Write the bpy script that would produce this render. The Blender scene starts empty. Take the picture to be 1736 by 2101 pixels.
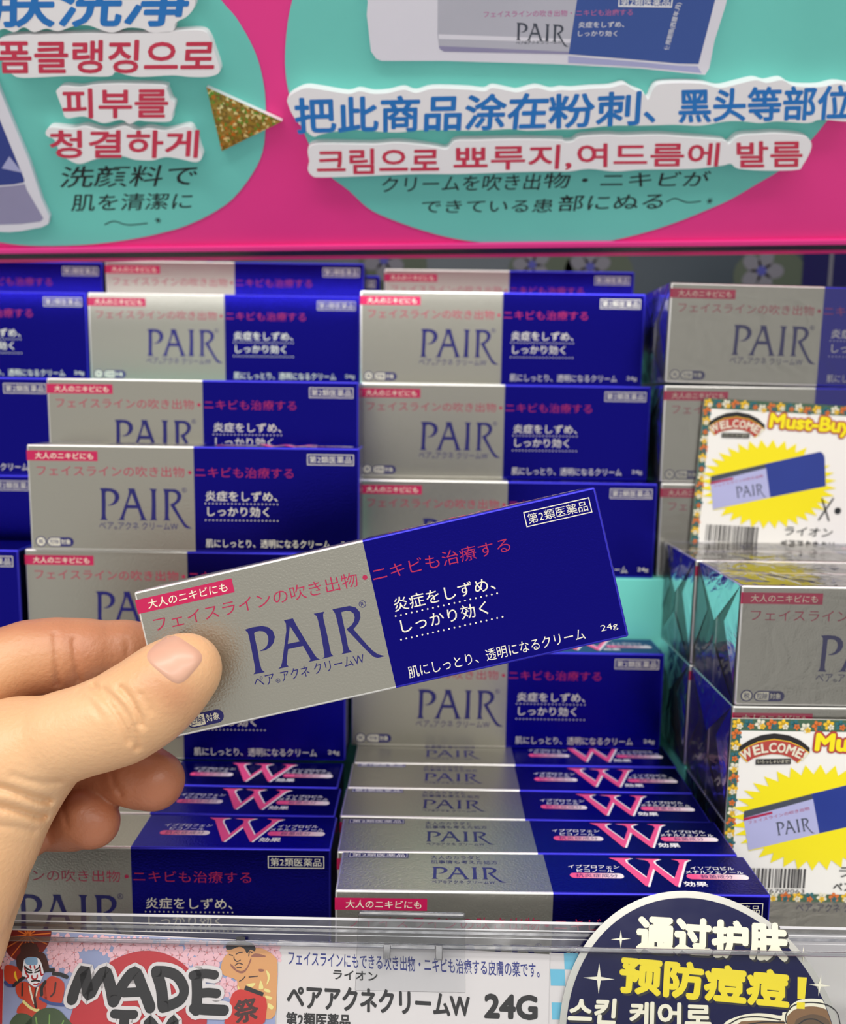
import bpy, math, random
import numpy as np
from mathutils import Vector, Matrix
from mathutils.geometry import tessellate_polygon
random.seed(7); rng = np.random.default_rng(7)
SC = bpy.context.scene
COL = SC.collection
MM = 0.001
V3 = Vector

# ------------------------------------------------------------------ camera
PIT, YAW, ROLL = math.radians(7.6), math.radians(.076), math.radians(.778)
CAM_Z = 201.4                                   # eye height above the shelf board, mm
FW = V3((-math.sin(YAW)*math.cos(PIT), math.cos(YAW)*math.cos(PIT), -math.sin(PIT)))
_rt = V3((math.cos(YAW), math.sin(YAW), 0)); _up = _rt.cross(FW)
RT = _rt*math.cos(ROLL) + _up*math.sin(ROLL)
UP = -_rt*math.sin(ROLL) + _up*math.cos(ROLL)
cd = bpy.data.cameras.new('camera'); cam = bpy.data.objects.new('camera', cd); COL.objects.link(cam)
cd.sensor_fit = 'HORIZONTAL'; cd.sensor_width = 36.0; cd.lens = 36.0
cd.clip_start = .005; cd.clip_end = 50
cam.matrix_world = Matrix(((RT.x, UP.x, -FW.x, 0), (RT.y, UP.y, -FW.y, 0), (RT.z, UP.z, -FW.z, CAM_Z*MM), (0, 0, 0, 1)))
cd.dof.use_dof = True; cd.dof.focus_distance = .252; cd.dof.aperture_fstop = 14.0
SC.camera = cam

# ------------------------------------------------------------------ world, shop lights, exposure
w = bpy.data.worlds.new('shop'); SC.world = w; w.use_nodes = True
bg = w.node_tree.nodes['Background']
bg.inputs[0].default_value = (.98, .96, .93, 1); bg.inputs[1].default_value = .50
def area(name, loc, size, sy, power, look, color=(1, .97, .93)):
    l = bpy.data.lights.new(name, 'AREA'); l.shape = 'RECTANGLE'; l.size = size; l.size_y = sy; l.energy = power; l.color = color
    o = bpy.data.objects.new(name, l); COL.objects.link(o); o.location = loc
    o.rotation_euler = (V3(look) - V3(loc)).to_track_quat('-Z', 'Y').to_euler()
    return o
area('ceiling_tube_light', (0.1, -.5, 1.85), 2.4, .25, 17, (0, .2, .1))
area('ceiling_tube_light', (-1.0, -1.6, 1.85), 2.4, .25, 22, (0, .3, .1))
area('ceiling_tube_light', (1.2, -1.7, 1.85), 2.4, .25, 16, (0, .3, .1))
area('shelf_tube_light', (0, .412, .262), .9, .008, .16, (0, .462, .175), (.95, .97, 1))
vs = SC.view_settings
vs.view_transform = 'Standard'; vs.look = 'None'; vs.gamma = 1.0; vs.use_curve_mapping = False; vs.exposure = 0.35

# traced print outlines and text boxes, mm in the plane of their thing
DATA = {'front': {'band': [(-0.61,38.44),(29.38,38.1),(29.71,42.34),(-0.53,42.53)],'band_t': [(3.35,39.06),(27.7,38.97),(3.56,41.81)],'tag1': [(3.86,32.18),(66.03,31.55),
(3.85,36.34)],'dot': [(68.42,34.1)],'tag2': [(70.53,32.34),(112.07,31.79),(70.38,36.34)],'reg': [(65.78,26.47)],'name': [(29.22,9.58),(62.71,8.82),(29.37,12.45)],'frame': [(117.83,37.66),
(137.52,37.91),(137.7,42.41),(117.86,42.31)],'frame_t': [(118.75,38.57),(136.64,38.61),(118.68,41.53)],'e1': [(74.7,22.09),(105.22,21.91),(74.72,26.21)],'d1': [(74.54,20.79),
(105.23,20.92)],'e2': [(75.4,15.47),(101.53,15.35),(75.32,19.62)],'d2': [(74.49,13.69),(105.39,13.81)],'skin': [(74.44,2.1),(127.47,1.9),(74.44,5.74)],'g24': [(132.42,2.73),
(137.48,2.79),(132.36,4.96)]},'pair': [[[(30.01,26.82),(32.52,26.97),(35.21,26.76),(36.94,26),(38.11,24.61),(38.29,22.74),(37.53,21.1),(36,19.91),(34.53,19.49),
(33.17,19.53),(33.15,19.7),(34.38,20),(35.44,20.74),(36.13,21.98),(36.35,23.33),(36,24.39),(35.23,25.14),(34.21,25.46),(33.12,25.49),(32.5,25.21),(32.4,23.13),
(32.4,20.32),(32.14,15.89),(32.27,14.17),(32.99,13.21),(29.58,13.3),(30.28,13.92),(30.5,15.14),(30.64,19.32),(30.78,24.35),(30.72,25.76)]],[[(42.02,26.92),
(44.75,26.9),(45.36,24.6),(46.92,19.76),(48.71,14.72),(49.18,13.85),(49.88,13.33),(46.32,13.31),(47.11,13.77),(47.03,14.55),(45.89,18.32),(41.32,18.34),
(40.32,15.68),(39.88,14.1),(40.29,13.3),(37.13,13.27),(38.08,13.81),(38.68,14.93),(40.45,19.58),(42,23.7),(42.39,25.85)],[(43.39,24.92),(45.21,19.82),(41.56,19.88)]],[[(51.06,26.91),
(54.31,26.8),(53.79,26.13),(53.58,24.93),(53.58,19.61),(53.46,15.72),(53.5,14.17),(54,13.41),(50.57,13.36),(51.36,13.83),(51.52,15.05),(51.84,20.3),(51.89,24.48),
(51.83,25.89)]],[[(56.76,26.9),(59.56,26.89),(61.99,26.79),(63.69,25.92),(64.53,24.33),(64.33,22.71),(63.38,21.25),(61.55,19.86),(63.14,16.84),(64.47,14.43),
(65.63,12.48),(66.93,11.06),(68.86,10.06),(66.67,10),(65.47,10.65),(63.86,13.03),(61.72,16.61),(59.55,20.27),(61.32,21.17),(62.22,22.08),(62.71,23.22),(62.63,24.36),
(61.89,25.23),(60.63,25.66),(59.16,25.53),(59.06,23.09),(59.01,18.91),(58.82,15.32),(59.05,14.01),(59.72,13.38),(56.4,13.42),(57.11,13.9),(57.27,15.12),
(57.39,20.13),(57.38,24.6),(57.25,25.75)]]],'top': {'frame': [(2.47,19.64),(23.27,19.6),(23.14,23.87),(2.53,23.94)],'frame_t': [(3.77,20.29),(22.01,20.31),
(3.85,23.06)],'t1': [(30.93,19.43),(48.01,19.44),(31.23,21.9)],'t2': [(30.82,16.57),(53.74,16.6),(31.11,18.99)],'pair': [(30.77,7.49),(55.43,6.26),(31.7,15.56)],'name': [(30.96,5.65),
(51.81,5.73),(31.22,7.67)],'i1': [(77.3,14.69),(94.74,14.72),(77.93,16.98)],'i2': [(79.75,12.26),(92.33,12.29),(80.37,14.43)],'c1': [(77.08,10.15),(95.09,10.35)],'c1t': [(78.66,9.14),
(93.11,9.18),(79.37,11.59)],'j1': [(118.74,14.6),(133.46,14.63),(119.65,16.79)],'j2': [(116.37,12.16),(135.84,12.21),(117.22,14.23)],'c2': [(115.97,10.29),
(136.69,10.48)],'c2t': [(120.41,9.12),(131.36,9.15),(121.45,11.56)],'k': [(113.4,4.48),(121.4,4.51),(114.7,7.63)],'w': [(92.37,21.37),(100.12,21.37),(97.85,20.28),
(97.77,18.56),(102.34,9.32),(105.68,17.22),(105.52,19.34),(104.23,20.43),(101.65,21.06),(109.92,21.08),(107.49,19.82),(107.26,18.27),(111.5,8.98),(115.99,18.31),
(115.76,20.01),(113.79,21),(120.13,20.8),(118.06,19.38),(111.35,4.43),(110.79,4.41),(106.04,14.88),(101.53,4.34),(100.92,4.32),(94.81,19.52)]},'sign_frame': ([-2.21,400,272.53],[0.99972,0,0.02356],[-0.01906,-0.58789,0.80871]),
'sign': {'disc_l': [(-219.02,115.03),(-200.37,127.98),(-171.07,136.03),(-136.78,137.03),(-107.86,131.23),(-89.81,119.61),(-79.79,107.44),(-75.31,97.9),(-70.72,92.13),
(-66.7,84.18),(-64.45,77.39),(-63.44,69.51),(-63.53,61.76),(-64.94,51.63),(-67.58,41.51),(-73.3,32.27),(-83.76,21.23),(-95.15,14.25),(-107.08,9.16),(-116.46,6.5),
(-128.82,3.85),(-146.57,1.47),(-162.94,0.48),(-180.32,0.69),(-193.1,2.49),(-213.64,6.94),(-235.26,18.1),(-248.62,39.67),(-246.15,65.09),(-228.66,99.55)],'disc_r': [(117.07,139.76),
(80.88,146.02),(47.85,147),(15.01,144.76),(-13.46,137.1),(-33.23,123.37),(-43.54,108.59),(-48.42,97.61),(-51.25,89.42),(-53.53,78.5),(-54.06,69.4),(-53.01,61.64),
(-50.52,53.61),(-47.6,44.71),(-44.57,37.77),(-40.54,31.48),(-32.18,24.55),(-24.5,16.79),(-15.81,11.98),(0.72,5.6),(16.02,1.46),(31.46,-0.6),(54.11,-2.05),
(76.84,-1.61),(97.76,2.85),(113.53,8.21),(125.52,13.5),(135.98,18.7),(146.17,25.74),(154.64,31.78),(162.32,41.75),(166.97,49.82),(169.99,56.71),(172.22,67.82),
(170.07,85.34),(164.24,104.83),(155.11,118.49),(140.13,130.03)],'b1': [(-165.98,89.33),(-162.17,89.45),(-158.01,90.58),(-154.67,89.37),(-150.36,91),(-147.16,89.29),
(-142.1,90.41),(-137.68,89.52),(-131.57,91.13),(-125.87,91.4),(-121.6,89.85),(-117.18,88.8),(-111.13,90.41),(-105.6,90.01),(-102.15,88.63),(-94.57,88.89),
(-92.63,91.87),(-87.91,93.96),(-84.49,97.19),(-84.08,101.2),(-87.16,106.74),(-159.09,108.28)],'b1t': [(-163.13,90.97),(-88.98,90.5),(-157.59,106.4)],'b2': [(-163.05,85.91),
(-157,88.05),(-143.67,88.41),(-124.78,88.54),(-105.99,88.34),(-90.75,89.18),(-83.24,89.1),(-80.86,86.72),(-79.79,82.09),(-78.76,75.96),(-79.91,73.83),(-84.36,72.81),
(-91.16,72.88),(-97.84,73.49),(-109.59,73.09),(-115.28,73.69),(-119.8,74.98),(-123.12,73.41),(-138.58,73.76),(-156.25,73.24),(-160.61,74.72),(-162.16,78.63),
(-163.81,82.14)],'b2t': [(-165.83,74.78),(-81.39,74.21),(-162.43,86.58)],'b3': [(-144.77,68.66),(-142.02,69.89),(-135.4,69.38),(-129.75,70.2),(-121.56,70.48),
(-102.76,69.9),(-101.17,67.86),(-100.49,64.67),(-99.19,62.72),(-101.05,58.84),(-102.65,56.21),(-111.32,56.31),(-115.4,56.69),(-119.19,55.4),(-122.25,57.09),
(-128.83,55.84),(-132.12,56.54),(-137.11,58.58),(-144.21,58),(-144.76,61.93),(-145.25,67.08)],'b3t': [(-145.63,57.88),(-103.06,57.54),(-142.79,69.15)],'b4': [(-154.13,52.91),
(-151.58,54.36),(-143.4,53.67),(-137.58,54.47),(-130.38,52.65),(-121.53,54.43),(-117.11,52.5),(-111.98,53.45),(-105.22,52.36),(-95.76,54.14),(-93.5,51.42),
(-92.56,45.26),(-92.16,41.77),(-95.06,39.69),(-101.93,41.17),(-107.49,41.94),(-113.52,40.6),(-120.59,41.03),(-125.95,42.5),(-136.21,41.56),(-143.95,39.53),
(-148.45,41.35),(-151.07,44.53),(-151.72,49.36),(-154.35,51.09)],'b4t': [(-155.8,41.92),(-94.01,41.44),(-152.75,53.3)],'k1': [(-157.79,27.2),(-98.31,27.41),
(-155.33,36.45)],'k2': [(-156.17,16.57),(-102.09,16.88),(-154.6,24.33)],'k3': [(-142.84,10.32),(-138.26,11.85),(-132.66,10.05),(-123.77,10.73)],'k4': [(-118.55,12.01)],'tri': [(-85.8,68.33),
(-57.29,54.91),(-84.04,43.21)],'tl': [(-168.99,73.8),(-168.87,67.93),(-167.84,55.12),(-166.41,39.64),(-166.39,22.85),(-165.45,15.31),(-167.01,12.03),(-170.31,10.59),
(-180.13,8.85),(-185.65,8.36),(-190.92,8.6),(-221.52,12.29),(-208.48,74.24)],'tl_blue': [(-173.63,67.98),(-173.03,58.9),(-171,31.94),(-171.57,30.75),(-176.47,29.95),
(-183.49,29.51),(-207.49,29.61),(-204.71,68.33)],'tl_cap': [(-207.7,29.09),(-183.7,28.92),(-176.65,29.43),(-171.46,30.06),(-171.46,27.46),(-168.32,14.61),
(-170.19,13.17),(-179.02,12.17),(-189.74,11.93),(-210.64,12.9)],'b5': [(-53.74,64.15),(-51.09,66.36),(-45.79,68.26),(-39.42,67.56),(-29.35,65.93),(-24.53,66.89),
(-19.15,65.82),(-13.01,66.07),(-6.86,67.27),(-2.13,65.95),(4.67,67.45),(18.24,66.99),(25.06,66.28),(28.4,67.51),(35.25,66.23),(38.67,65.81),(45.35,67.32),
(51.57,65.99),(55.6,66.45),(60.13,66.21),(67.52,66.76),(74.95,67),(80.18,68.2),(83.84,66.45),(88.91,64.49),(90.97,62.42),(92.59,66.8),(96.37,68.33),(110.58,68.18),
(118.39,66.52),(124.87,67.7),(131.92,69.19),(136.9,68.2),(142.73,69.07),(148.09,66.82),(158.37,66.39),(164.75,67.58),(170.83,66.76),(174.71,66.08),(178.6,55.72),
(175.28,53.45),(172.19,53.15),(162.22,53.92),(157.74,52.64),(145,53.45),(138.2,52.86),(131.06,53.61),(124.09,53.68),(114,52.13),(103.45,52.58),(89.55,52.4),
(77.67,52.54),(63.86,51.35),(54.33,51.25),(43.17,50.91),(36.12,51.66),(22.15,51.14),(1.14,51.71),(-10.08,50.83),(-22.66,51.64),(-30.33,52.07),(-40.97,50.5),
(-44.23,49.52),(-46.55,50.9),(-50.31,54.96),(-52.63,58.95),(-53.63,62.22)],'b5t': [[(-51.84,50.62),(50.81,51.49),(-51.28,64.77)],[(51.86,51.48),(89.07,52.61),
(50.65,64.92)],[(90.83,53.06),(174.4,53.79),(87.91,66.41)]],'b6': [(-47.59,44.2),(-44.9,46.24),(-39.21,46.52),(-20.14,45.96),(-9.51,46.53),(4.63,44.72),
(10.31,43.75),(13.81,46.95),(22.28,47.2),(39.9,47.34),(57.58,46.8),(58.09,46.18),(62.34,46.13),(65.64,48.08),(76.11,48.64),(83.2,48.22),(97.23,48.41),(107.93,47.61),
(124.46,46.05),(127.65,44.51),(131.12,47.69),(139.4,48.27),(146.35,48.53),(157.21,47.39),(161.39,45.16),(162.29,41),(160.75,35.37),(159.11,33.6),(146.89,33.38),
(134.4,34.24),(130.28,36.43),(126.84,35.76),(114.15,34.47),(92.52,34.36),(81.78,33.76),(70.78,34.96),(62.23,33.98),(55.25,34.06),(37.18,33.91),(15.48,33.43),
(-2.64,33.64),(-20.78,33.12),(-42.6,32.64),(-46.89,33.42),(-48.4,36.31),(-47.39,39.15)],'b6t': [[(-44.66,33.9),(7.14,33.89),(-44.21,44.57)],[(13.29,34.54),
(63.14,34.69),(12.99,45.11)],[(65.64,35.73),(125.12,35.42),(64.38,45.56)],[(133.18,34.83),(160.78,34.8),(130.35,45.65)]],'k5': [[(-17.58,23.36),(51.42,23.92),
(-17.63,30.54)],[(53.08,24.57),(125.4,24.49),(52.33,31.42)]],'k6': [[(0.06,14),(57.54,13.8),(-0.25,20.07)],[(60.61,14.07),(106.64,14.63),(59.72,21.5)]],'k7': [(107.89,17.91),
(111.32,19.39),(116.89,17.58),(122.76,17.97)],'k8': [(126.83,18.07)],'tr': [(-20.65,103.59),(-19.8,97.3),(-20.44,93.03),(-19.47,80.44),(-17.51,77.75),(-15.44,76.96),
(9.84,76.68),(52.11,75.06),(86.19,73.13),(103.48,71.37),(112.6,70.49),(113.78,72.83),(113.66,82.76),(115.07,94.43),(115.25,102.14)],'tr_sil': [(6.58,102.61),
(6.45,86.16),(7.13,81.29),(8.97,80.06),(57.64,78.61),(59.1,102.05)],'tr_blue': [(59.1,102.05),(57.64,78.61),(85.68,76.23),(101.12,74.75),(109.19,74.51),
(111.02,101.49)],'tr_refl': [(57.54,77.92),(85.81,75.46),(101.27,73.97),(108.95,73.66),(111.18,71.13),(103.36,72),(86.09,73.75),(57.81,75.46)],'tr_dark': [(6.96,82.05),
(7.46,80.91),(8.97,80.06),(57.64,78.61),(57.63,79.45),(26.5,81.08)],'tr_light': [(6.78,86.16),(57.89,83.97),(57.87,82.62),(6.95,84.52)],'tr_tag': [(24,91.68),
(57.44,91.75),(23.91,93.84)],'tr_tag2': [(59.07,91.74),(80.5,91.79),(58.83,93.89)],'tr_pair': [(36.76,83.75),(57.37,82.62),(36.36,89.88)],'tr_name': [(36.85,82.25),
(54.57,82.35),(36.78,83.45)],'tr_e1': [(60.35,87.79),(77.86,87.75),(60.27,89.84)],'tr_e2': [(60.52,84.83),(75.6,84.67),(60.46,86.83)],'tr_fr': [(74.53,94.73),
(94.87,94.22),(94.78,98.04),(74.29,98.54)],'tr_ft': [(75.46,95),(93.97,94.66),(75.2,97.83)],'tr_v': [(96.84,79.55),(98.63,95.67),(94.45,79.81)],'tr_v2': [(109.33,81.68),
(110.46,98.72),(107.03,81.93)],'ext': [(-193.18,2.25),(192.7,1.28),(-158.84,98.8),(161.27,95.35)]},'card_frame': ([1.4,243,41.14],[0.99999,0,-0.00524],[0.00439,0.54464,0.83866]),
'card': {'made': [(-128.61,-4.25),(-44.11,-6.41),(-42.1,-47.15),(-120.54,-45.5)],'umb': [(-121.05,-5.99),(-113.96,-5.86)],'hair': [(-123.1,-11.86),(-122.2,-10.71),
(-122.55,-9.12),(-121.7,-8.3),(-119.95,-8.04),(-118.08,-8.35),(-117.07,-9.48),(-116.62,-10.38),(-114.69,-11.03),(-112.62,-14.84),(-114.31,-15.31),(-115.19,-13.53),
(-117.05,-11.98),(-119.4,-11.8),(-120.47,-12.72),(-120.79,-13.63),(-120.47,-15.64),(-121.1,-15.65),(-122.54,-14.33)],'face': [(-120.35,-16.76),(-120.66,-13.62),
(-120.32,-12.26),(-117.05,-11.98),(-115.54,-13.09),(-114.31,-15.31),(-114.03,-16.65),(-114.82,-18.89),(-115.92,-19.68),(-117.6,-18.93),(-119.24,-17.19)],'cap': [(-120.53,-12.72),
(-119.63,-11.91),(-117.33,-11.87),(-116.6,-12.65),(-116.65,-13.89),(-119.44,-13.94)],'brow': [[(-120.13,-14.29),(-119.2,-15.06),(-117.83,-15.49)],[(-116.72,-15.36),
(-115.84,-14.67),(-115.73,-13.99)],[(-119.33,-15.62),(-118.48,-16.01),(-117.6,-16)],[(-116.72,-15.92),(-115.88,-15.68),(-115.32,-15.33)],[(-117.22,-18.31),
(-116.14,-18.07),(-114.85,-18.18)]],'kuma': [[(-120.03,-14.74),(-119.18,-16.29),(-118.38,-17.06),(-118.92,-17.51)],[(-115.51,-14.44),(-115.02,-15.77),(-114.53,-16.66),
(-114.2,-16.43)],[(-118.48,-14.26),(-118.18,-14.82)],[(-117.21,-14.24),(-116.95,-14.87)],[(-117.42,-16.82),(-117.15,-17.48),(-116.33,-17.76),(-115.78,-17.35),
(-115.85,-16.68)],[(-116.31,-19.02),(-115.54,-19.08),(-114.97,-18.78)]],'robe': [[(-126.17,-14.39),(-123.18,-14.34),(-121.15,-15.43),(-120.51,-17.21),(-121.42,-18.78),
(-122.81,-19.35),(-125.1,-18.62)],[(-121.73,-19.67),(-119.25,-18.3),(-115.6,-20),(-113.4,-18.42),(-111.37,-24.53),(-113.89,-25.65),(-118.15,-23.34),(-120.39,-22.28)],[(-113.1,-18.64),
(-111.45,-16.83),(-107.43,-18.54),(-107.01,-23.15),(-107.96,-24.04),(-110.55,-23.65),(-112.58,-22.37)],[(-119.97,-26.4),(-118.35,-23.56),(-114.64,-25.67),
(-112.19,-25.41),(-112.33,-27.14),(-115.76,-27.41)]],'collar': [[(-117.7,-19.6),(-116.08,-22.43),(-114.53,-25.02)],[(-115.55,-20.22),(-115.33,-22.42),(-114.4,-25.01)],[(-119.86,-18.97),
(-119.24,-22.04)],[(-109.95,-18.58),(-109.84,-21.01),(-110.62,-22.12)]],'lapel': [[(-117.83,-19.6),(-117.11,-20.03),(-115.21,-24.16),(-116.24,-22.87)],[(-115.3,-20.22),
(-114.76,-19.77),(-115.08,-22.41)]],'stripe': [[(-122.28,-19.45),(-121.25,-18.44),(-119.72,-17.3)],[(-114.47,-15.76),(-113.29,-15.3),(-111.26,-15.26)],[(-111.08,-16.15),
(-109.01,-16.34),(-106.85,-16.98)],[(-113.15,-18.42),(-113.83,-19.97),(-113.47,-21.73)]],'blue': [[(-125.1,-18.62),(-124.07,-19.37),(-122.51,-19.57)],[(-113.78,-22.61),
(-110.51,-23.86),(-106.42,-24.23)]],'sash': [(-118.48,-23.56),(-116.27,-25.04),(-114.36,-25.77),(-113.63,-25.69)],'moon': [(-122.98,-16.36),(-122.62,-15.68),
(-122.12,-16.79),(-121.4,-18.33),(-122.3,-17.68)],'leaf': [[(-120.99,-29.64),(-120.68,-27.71),(-119.18,-26.61),(-116.89,-26.78),(-115.22,-27.62),(-115.25,-29.76)],[(-115.99,-29.77),
(-115.01,-27.4),(-113.14,-25.64),(-110.51,-25.06),(-107.66,-25.55),(-105.03,-27.45),(-103.62,-29.57)]],'vein': [[(-113.97,-27.6),(-113.19,-29.51)],[(-110.01,-26.88),
(-109.65,-29.24)],[(-105.61,-28.32),(-105.89,-29.39)]],'sun': [(-83.64,-29.9),(-63.29,-29.56)],'letters': [[(-104.09,-22.66),(-103.72,-20.02),(-102.13,-15.11),
(-100.87,-17.76),(-99.29,-21.49),(-97.75,-18.15),(-95.71,-15.45),(-93.64,-18.53),(-91.86,-22.9)],[(-91.57,-23.11),(-90.17,-19.58),(-86.83,-15.3),(-83.62,-19.47),
(-80.57,-24.45)],[(-88.96,-20.77),(-82.96,-20.45)],[(-91.03,-26.24),(-88,-26.41),(-85.02,-26.36)],[(-87.7,-26.73),(-87.55,-29.09),(-86.67,-31.41)],[(-80.04,-15.4),
(-78.04,-19.37),(-76.86,-23.95)],[(-80.36,-14.96),(-76.77,-15.13),(-73.53,-16.41),(-71.21,-19.48),(-71.72,-22.12),(-74.51,-23.69),(-76.79,-24.38)],[(-68.02,-15.87),
(-67.18,-20.29),(-66.83,-24.87)],[(-69.16,-15.89),(-65.54,-15.38),(-62.45,-15.67)],[(-66.89,-20.61),(-63.9,-20.34),(-61.22,-20.52)],[(-67.64,-24.45),(-63.85,-24.71),
(-58.57,-24.84)],[(-80.34,-31.31),(-80.41,-27.68),(-75.89,-31.23),(-73.23,-27.35),(-72.44,-31.18)]],'letw': [125,120,95,90,110,125,110,120,95,95,110,90],'sumo_body': [(-60.95,-14.41),
(-60.63,-11.7),(-59.54,-10.09),(-56.65,-8.44),(-51.02,-8.12),(-47.87,-8.75),(-45.15,-10.3),(-43.94,-12.32),(-43.5,-19.89),(-43.46,-25.78),(-47.14,-26.48),
(-54.84,-20.08),(-55.69,-17),(-59.65,-15.73)],'sumo_head': [(-59.8,-8.96),(-56.18,-7.98),(-52.49,-8.83),(-51.86,-9.96),(-52.25,-11.1),(-53.03,-13.38),(-55.01,-13.97),
(-56.45,-13.66),(-56.88,-12.09),(-58.44,-10.75),(-58.93,-9.85)],'sumo_hair': [(-59.83,-8.73),(-60.09,-7.59),(-59.3,-6.65),(-57.14,-6.34),(-57.12,-5.35),
(-54.54,-5.3),(-54.3,-6.34),(-52.16,-6.99),(-51.02,-8.12),(-51.17,-9.15),(-52.5,-8.72),(-53.42,-9.76),(-54.31,-8.63),(-55.93,-7.97),(-58.4,-8.82)],'sumo_line': [[(-58.76,-10.19),
(-57.71,-10.4)],[(-56.72,-10.04),(-55.75,-9.57),(-54.86,-9.44)],[(-57.29,-10.73),(-57.08,-11.41),(-56.25,-11.96),(-55.27,-11.61)],[(-56.65,-12.99),(-55.69,-12.41),
(-54.51,-12.72)],[(-56.06,-13.65),(-54.8,-13.59)],[(-52.83,-10.43),(-52.7,-9.29),(-51.9,-9.5)],[(-54.91,-17.21),(-53.95,-16.64),(-53.39,-15.96)],[(-52.11,-16.05),
(-49.6,-15.78)]],'sumo_shade': [[(-58.23,-12.56),(-56.57,-13.66),(-56.27,-14.1),(-54.44,-14.52),(-53.03,-13.38),(-52.25,-11.1),(-51.95,-11.55),(-52.96,-14.05),
(-54.12,-15.08),(-55.67,-14.88),(-57.59,-13.68)],[(-52.04,-10.65),(-50.85,-9.71),(-47.98,-10.23),(-47.95,-10.58)],[(-49.41,-13.88),(-47.87,-14.01),(-48.07,-14.53),
(-49.21,-14.55)]],'lantern': [(-57.38,-28.58),(-57.66,-26.23),(-56.96,-21.44),(-55.87,-19.88),(-53.65,-19.4),(-47.43,-21.06),(-46.29,-22.35),(-46.04,-24.95),
(-47.43,-28.63)],'lantern_top': [(-53.28,-19.4),(-52.88,-18.33),(-47.27,-20.07),(-47.55,-21.1)],'lantern_mark': [(-54.9,-28.54),(-47.85,-26.92),(-56.33,-22.52)],'paper': [[(-47.21,-14.18),
(-45.96,-15.27),(-46.04,-17.06),(-46.72,-17.96),(-46.51,-16.18)],[(-48.88,-19.1),(-48.6,-16.88),(-47.71,-18.2),(-47.62,-19.08)],[(-47.13,-18.96),(-45.43,-19.48),
(-45.51,-20.04),(-47.05,-19.73)],[(-46.69,-20.82),(-44.76,-21.23),(-45.08,-21.89),(-46.5,-21.48)],[(-45.62,-22.77),(-44.04,-23.62),(-44.47,-24.39),(-45.65,-23.86)],[(-55.16,-18.32),
(-54.54,-19.42),(-55.04,-19.42)],[(-52.79,-18.06),(-50.05,-17.57),(-50.95,-18.69)]],'blossom': [(-81.31,-8.75),(-75.92,-7.74),(-76.15,-10.6),(-70.87,-11.76),
(-67.79,-8.86),(-64.44,-7.89),(-62.51,-7.86),(-70.73,-7.08),(-65.75,-9.74),(-72.77,-12.81),(-68.15,-12.96),(-52.73,-6.54),(-45.1,-8.02),(-46.5,-6.89),(-58.63,-17.94),
(-56.5,-18.79),(-59.12,-20.15),(-73.85,-10.56),(-82.48,-11.16),(-85.76,-9.86),(-84.14,-7.08),(-78.26,-6.75),(-50.08,-7.19),(-61.59,-10.13),(-62.93,-11.74),
(-66.2,-12.25),(-45.26,-14.59),(-108.77,-7.27),(-111.29,-8.24),(-110.58,-11.08),(-103.93,-7.65),(-98.32,-7.32),(-108.48,-12.63),(-106.09,-10.43),(-93.4,-11.12),
(-92.08,-8.36),(-95.86,-5.9),(-89.76,-9.92),(-88.42,-7.15),(-85.66,-9.85),(-110.31,-13.67),(-106.66,-14.06),(-105.1,-12.91),(-125.47,-12.13),(-92.55,-5.61),
(-111.91,-12.12),(-112.42,-4.56),(-104.11,-4.65),(-100.15,-5.05)],'info': [(-44.14,-6.15),(38.86,-8.44),(36.21,-47.04),(-41.98,-45.4)],'i1': [(-40.72,-12.74),
(35.59,-14.86),(-40.96,-8.66)],'i2': [(-26.8,-16.23),(-13.37,-16.58),(-26.96,-13.68)],'i3': [(-40.26,-23.93),(14.64,-25.61),(-40.55,-17.66)],'i3b': [(18.49,-25.68),
(34.48,-25.93),(18.78,-19.14)],'i4': [(-40.08,-28.88),(-20.91,-29.2),(-40.28,-24.89)],'check': [(38.87,-8.04),(51.08,-8.23),(47.17,-45.71),(36.01,-45.3)],'red': [(-147.33,-7.26),
(-128.41,-7.73),(-119.58,-47.24),(-136.94,-46.93)],'disc': [(81.52,-29.62),(86.36,10.06),(125.03,-28.9)],'dt1': [(64.75,-7.61),(111.14,-9.33),(66.38,3.07)],'dt2': [(58.7,-18.29),
(109.36,-21.62),(60.33,-8.27)],'dt2b': [(111.78,-21.48),(113.63,-21.55),(113.74,-13.21)],'dt3': [(42.97,-26.3),(57.24,-26.52),(44.15,-19.56)],'dt3b': [(61.18,-26.77),
(85.46,-27.05),(62.01,-20.33)],'stars': [[(60.69,-3.88),(60.9,-1.41),(63.73,-3.73)],[(53.22,-14.61),(53.62,-10.55),(57.91,-14.77)],[(119.58,-15.29),(120.53,-12.43),
(122.79,-15.42)],[(116.05,-7.08),(116.55,-4.88),(118.33,-7.18)]],'hair_w': [[(88.88,-26.17),(91.67,-24.47),(95.69,-23.3),(99.6,-22.86),(103.23,-22.99),(106.69,-23.39),
(107.15,-22.55),(108.47,-22.34),(110.29,-20.45),(112.64,-19.29),(115.74,-18.83),(119.6,-18.99),(122.45,-19.88),(124.28,-21.52),(125,-23.36),(124.89,-26.12),
(123.47,-33.37),(81.52,-34.06)]],'hair_b': [[(93.17,-25.92),(96.51,-24.94),(101.04,-24.68),(105.27,-24.89),(107.55,-25.31),(106.38,-33.65),(85.73,-33.99)],[(108.1,-24.57),
(108.99,-23.08),(110.93,-21.75),(114.29,-20.95),(117.53,-20.89),(120.41,-21.59),(122.49,-23.04),(123.21,-24.87),(121.78,-33.4),(106.8,-33.65)]],'hair_d': [(110.33,-25.26),
(112.3,-23.76),(115.45,-22.88),(118.2,-23.11),(120.17,-24),(120.75,-25.46),(119.59,-31.65),(109.22,-31.82)],'hair_l': [[(90.61,-25.96),(94.48,-24.24),(99.89,-23.78),
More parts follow.
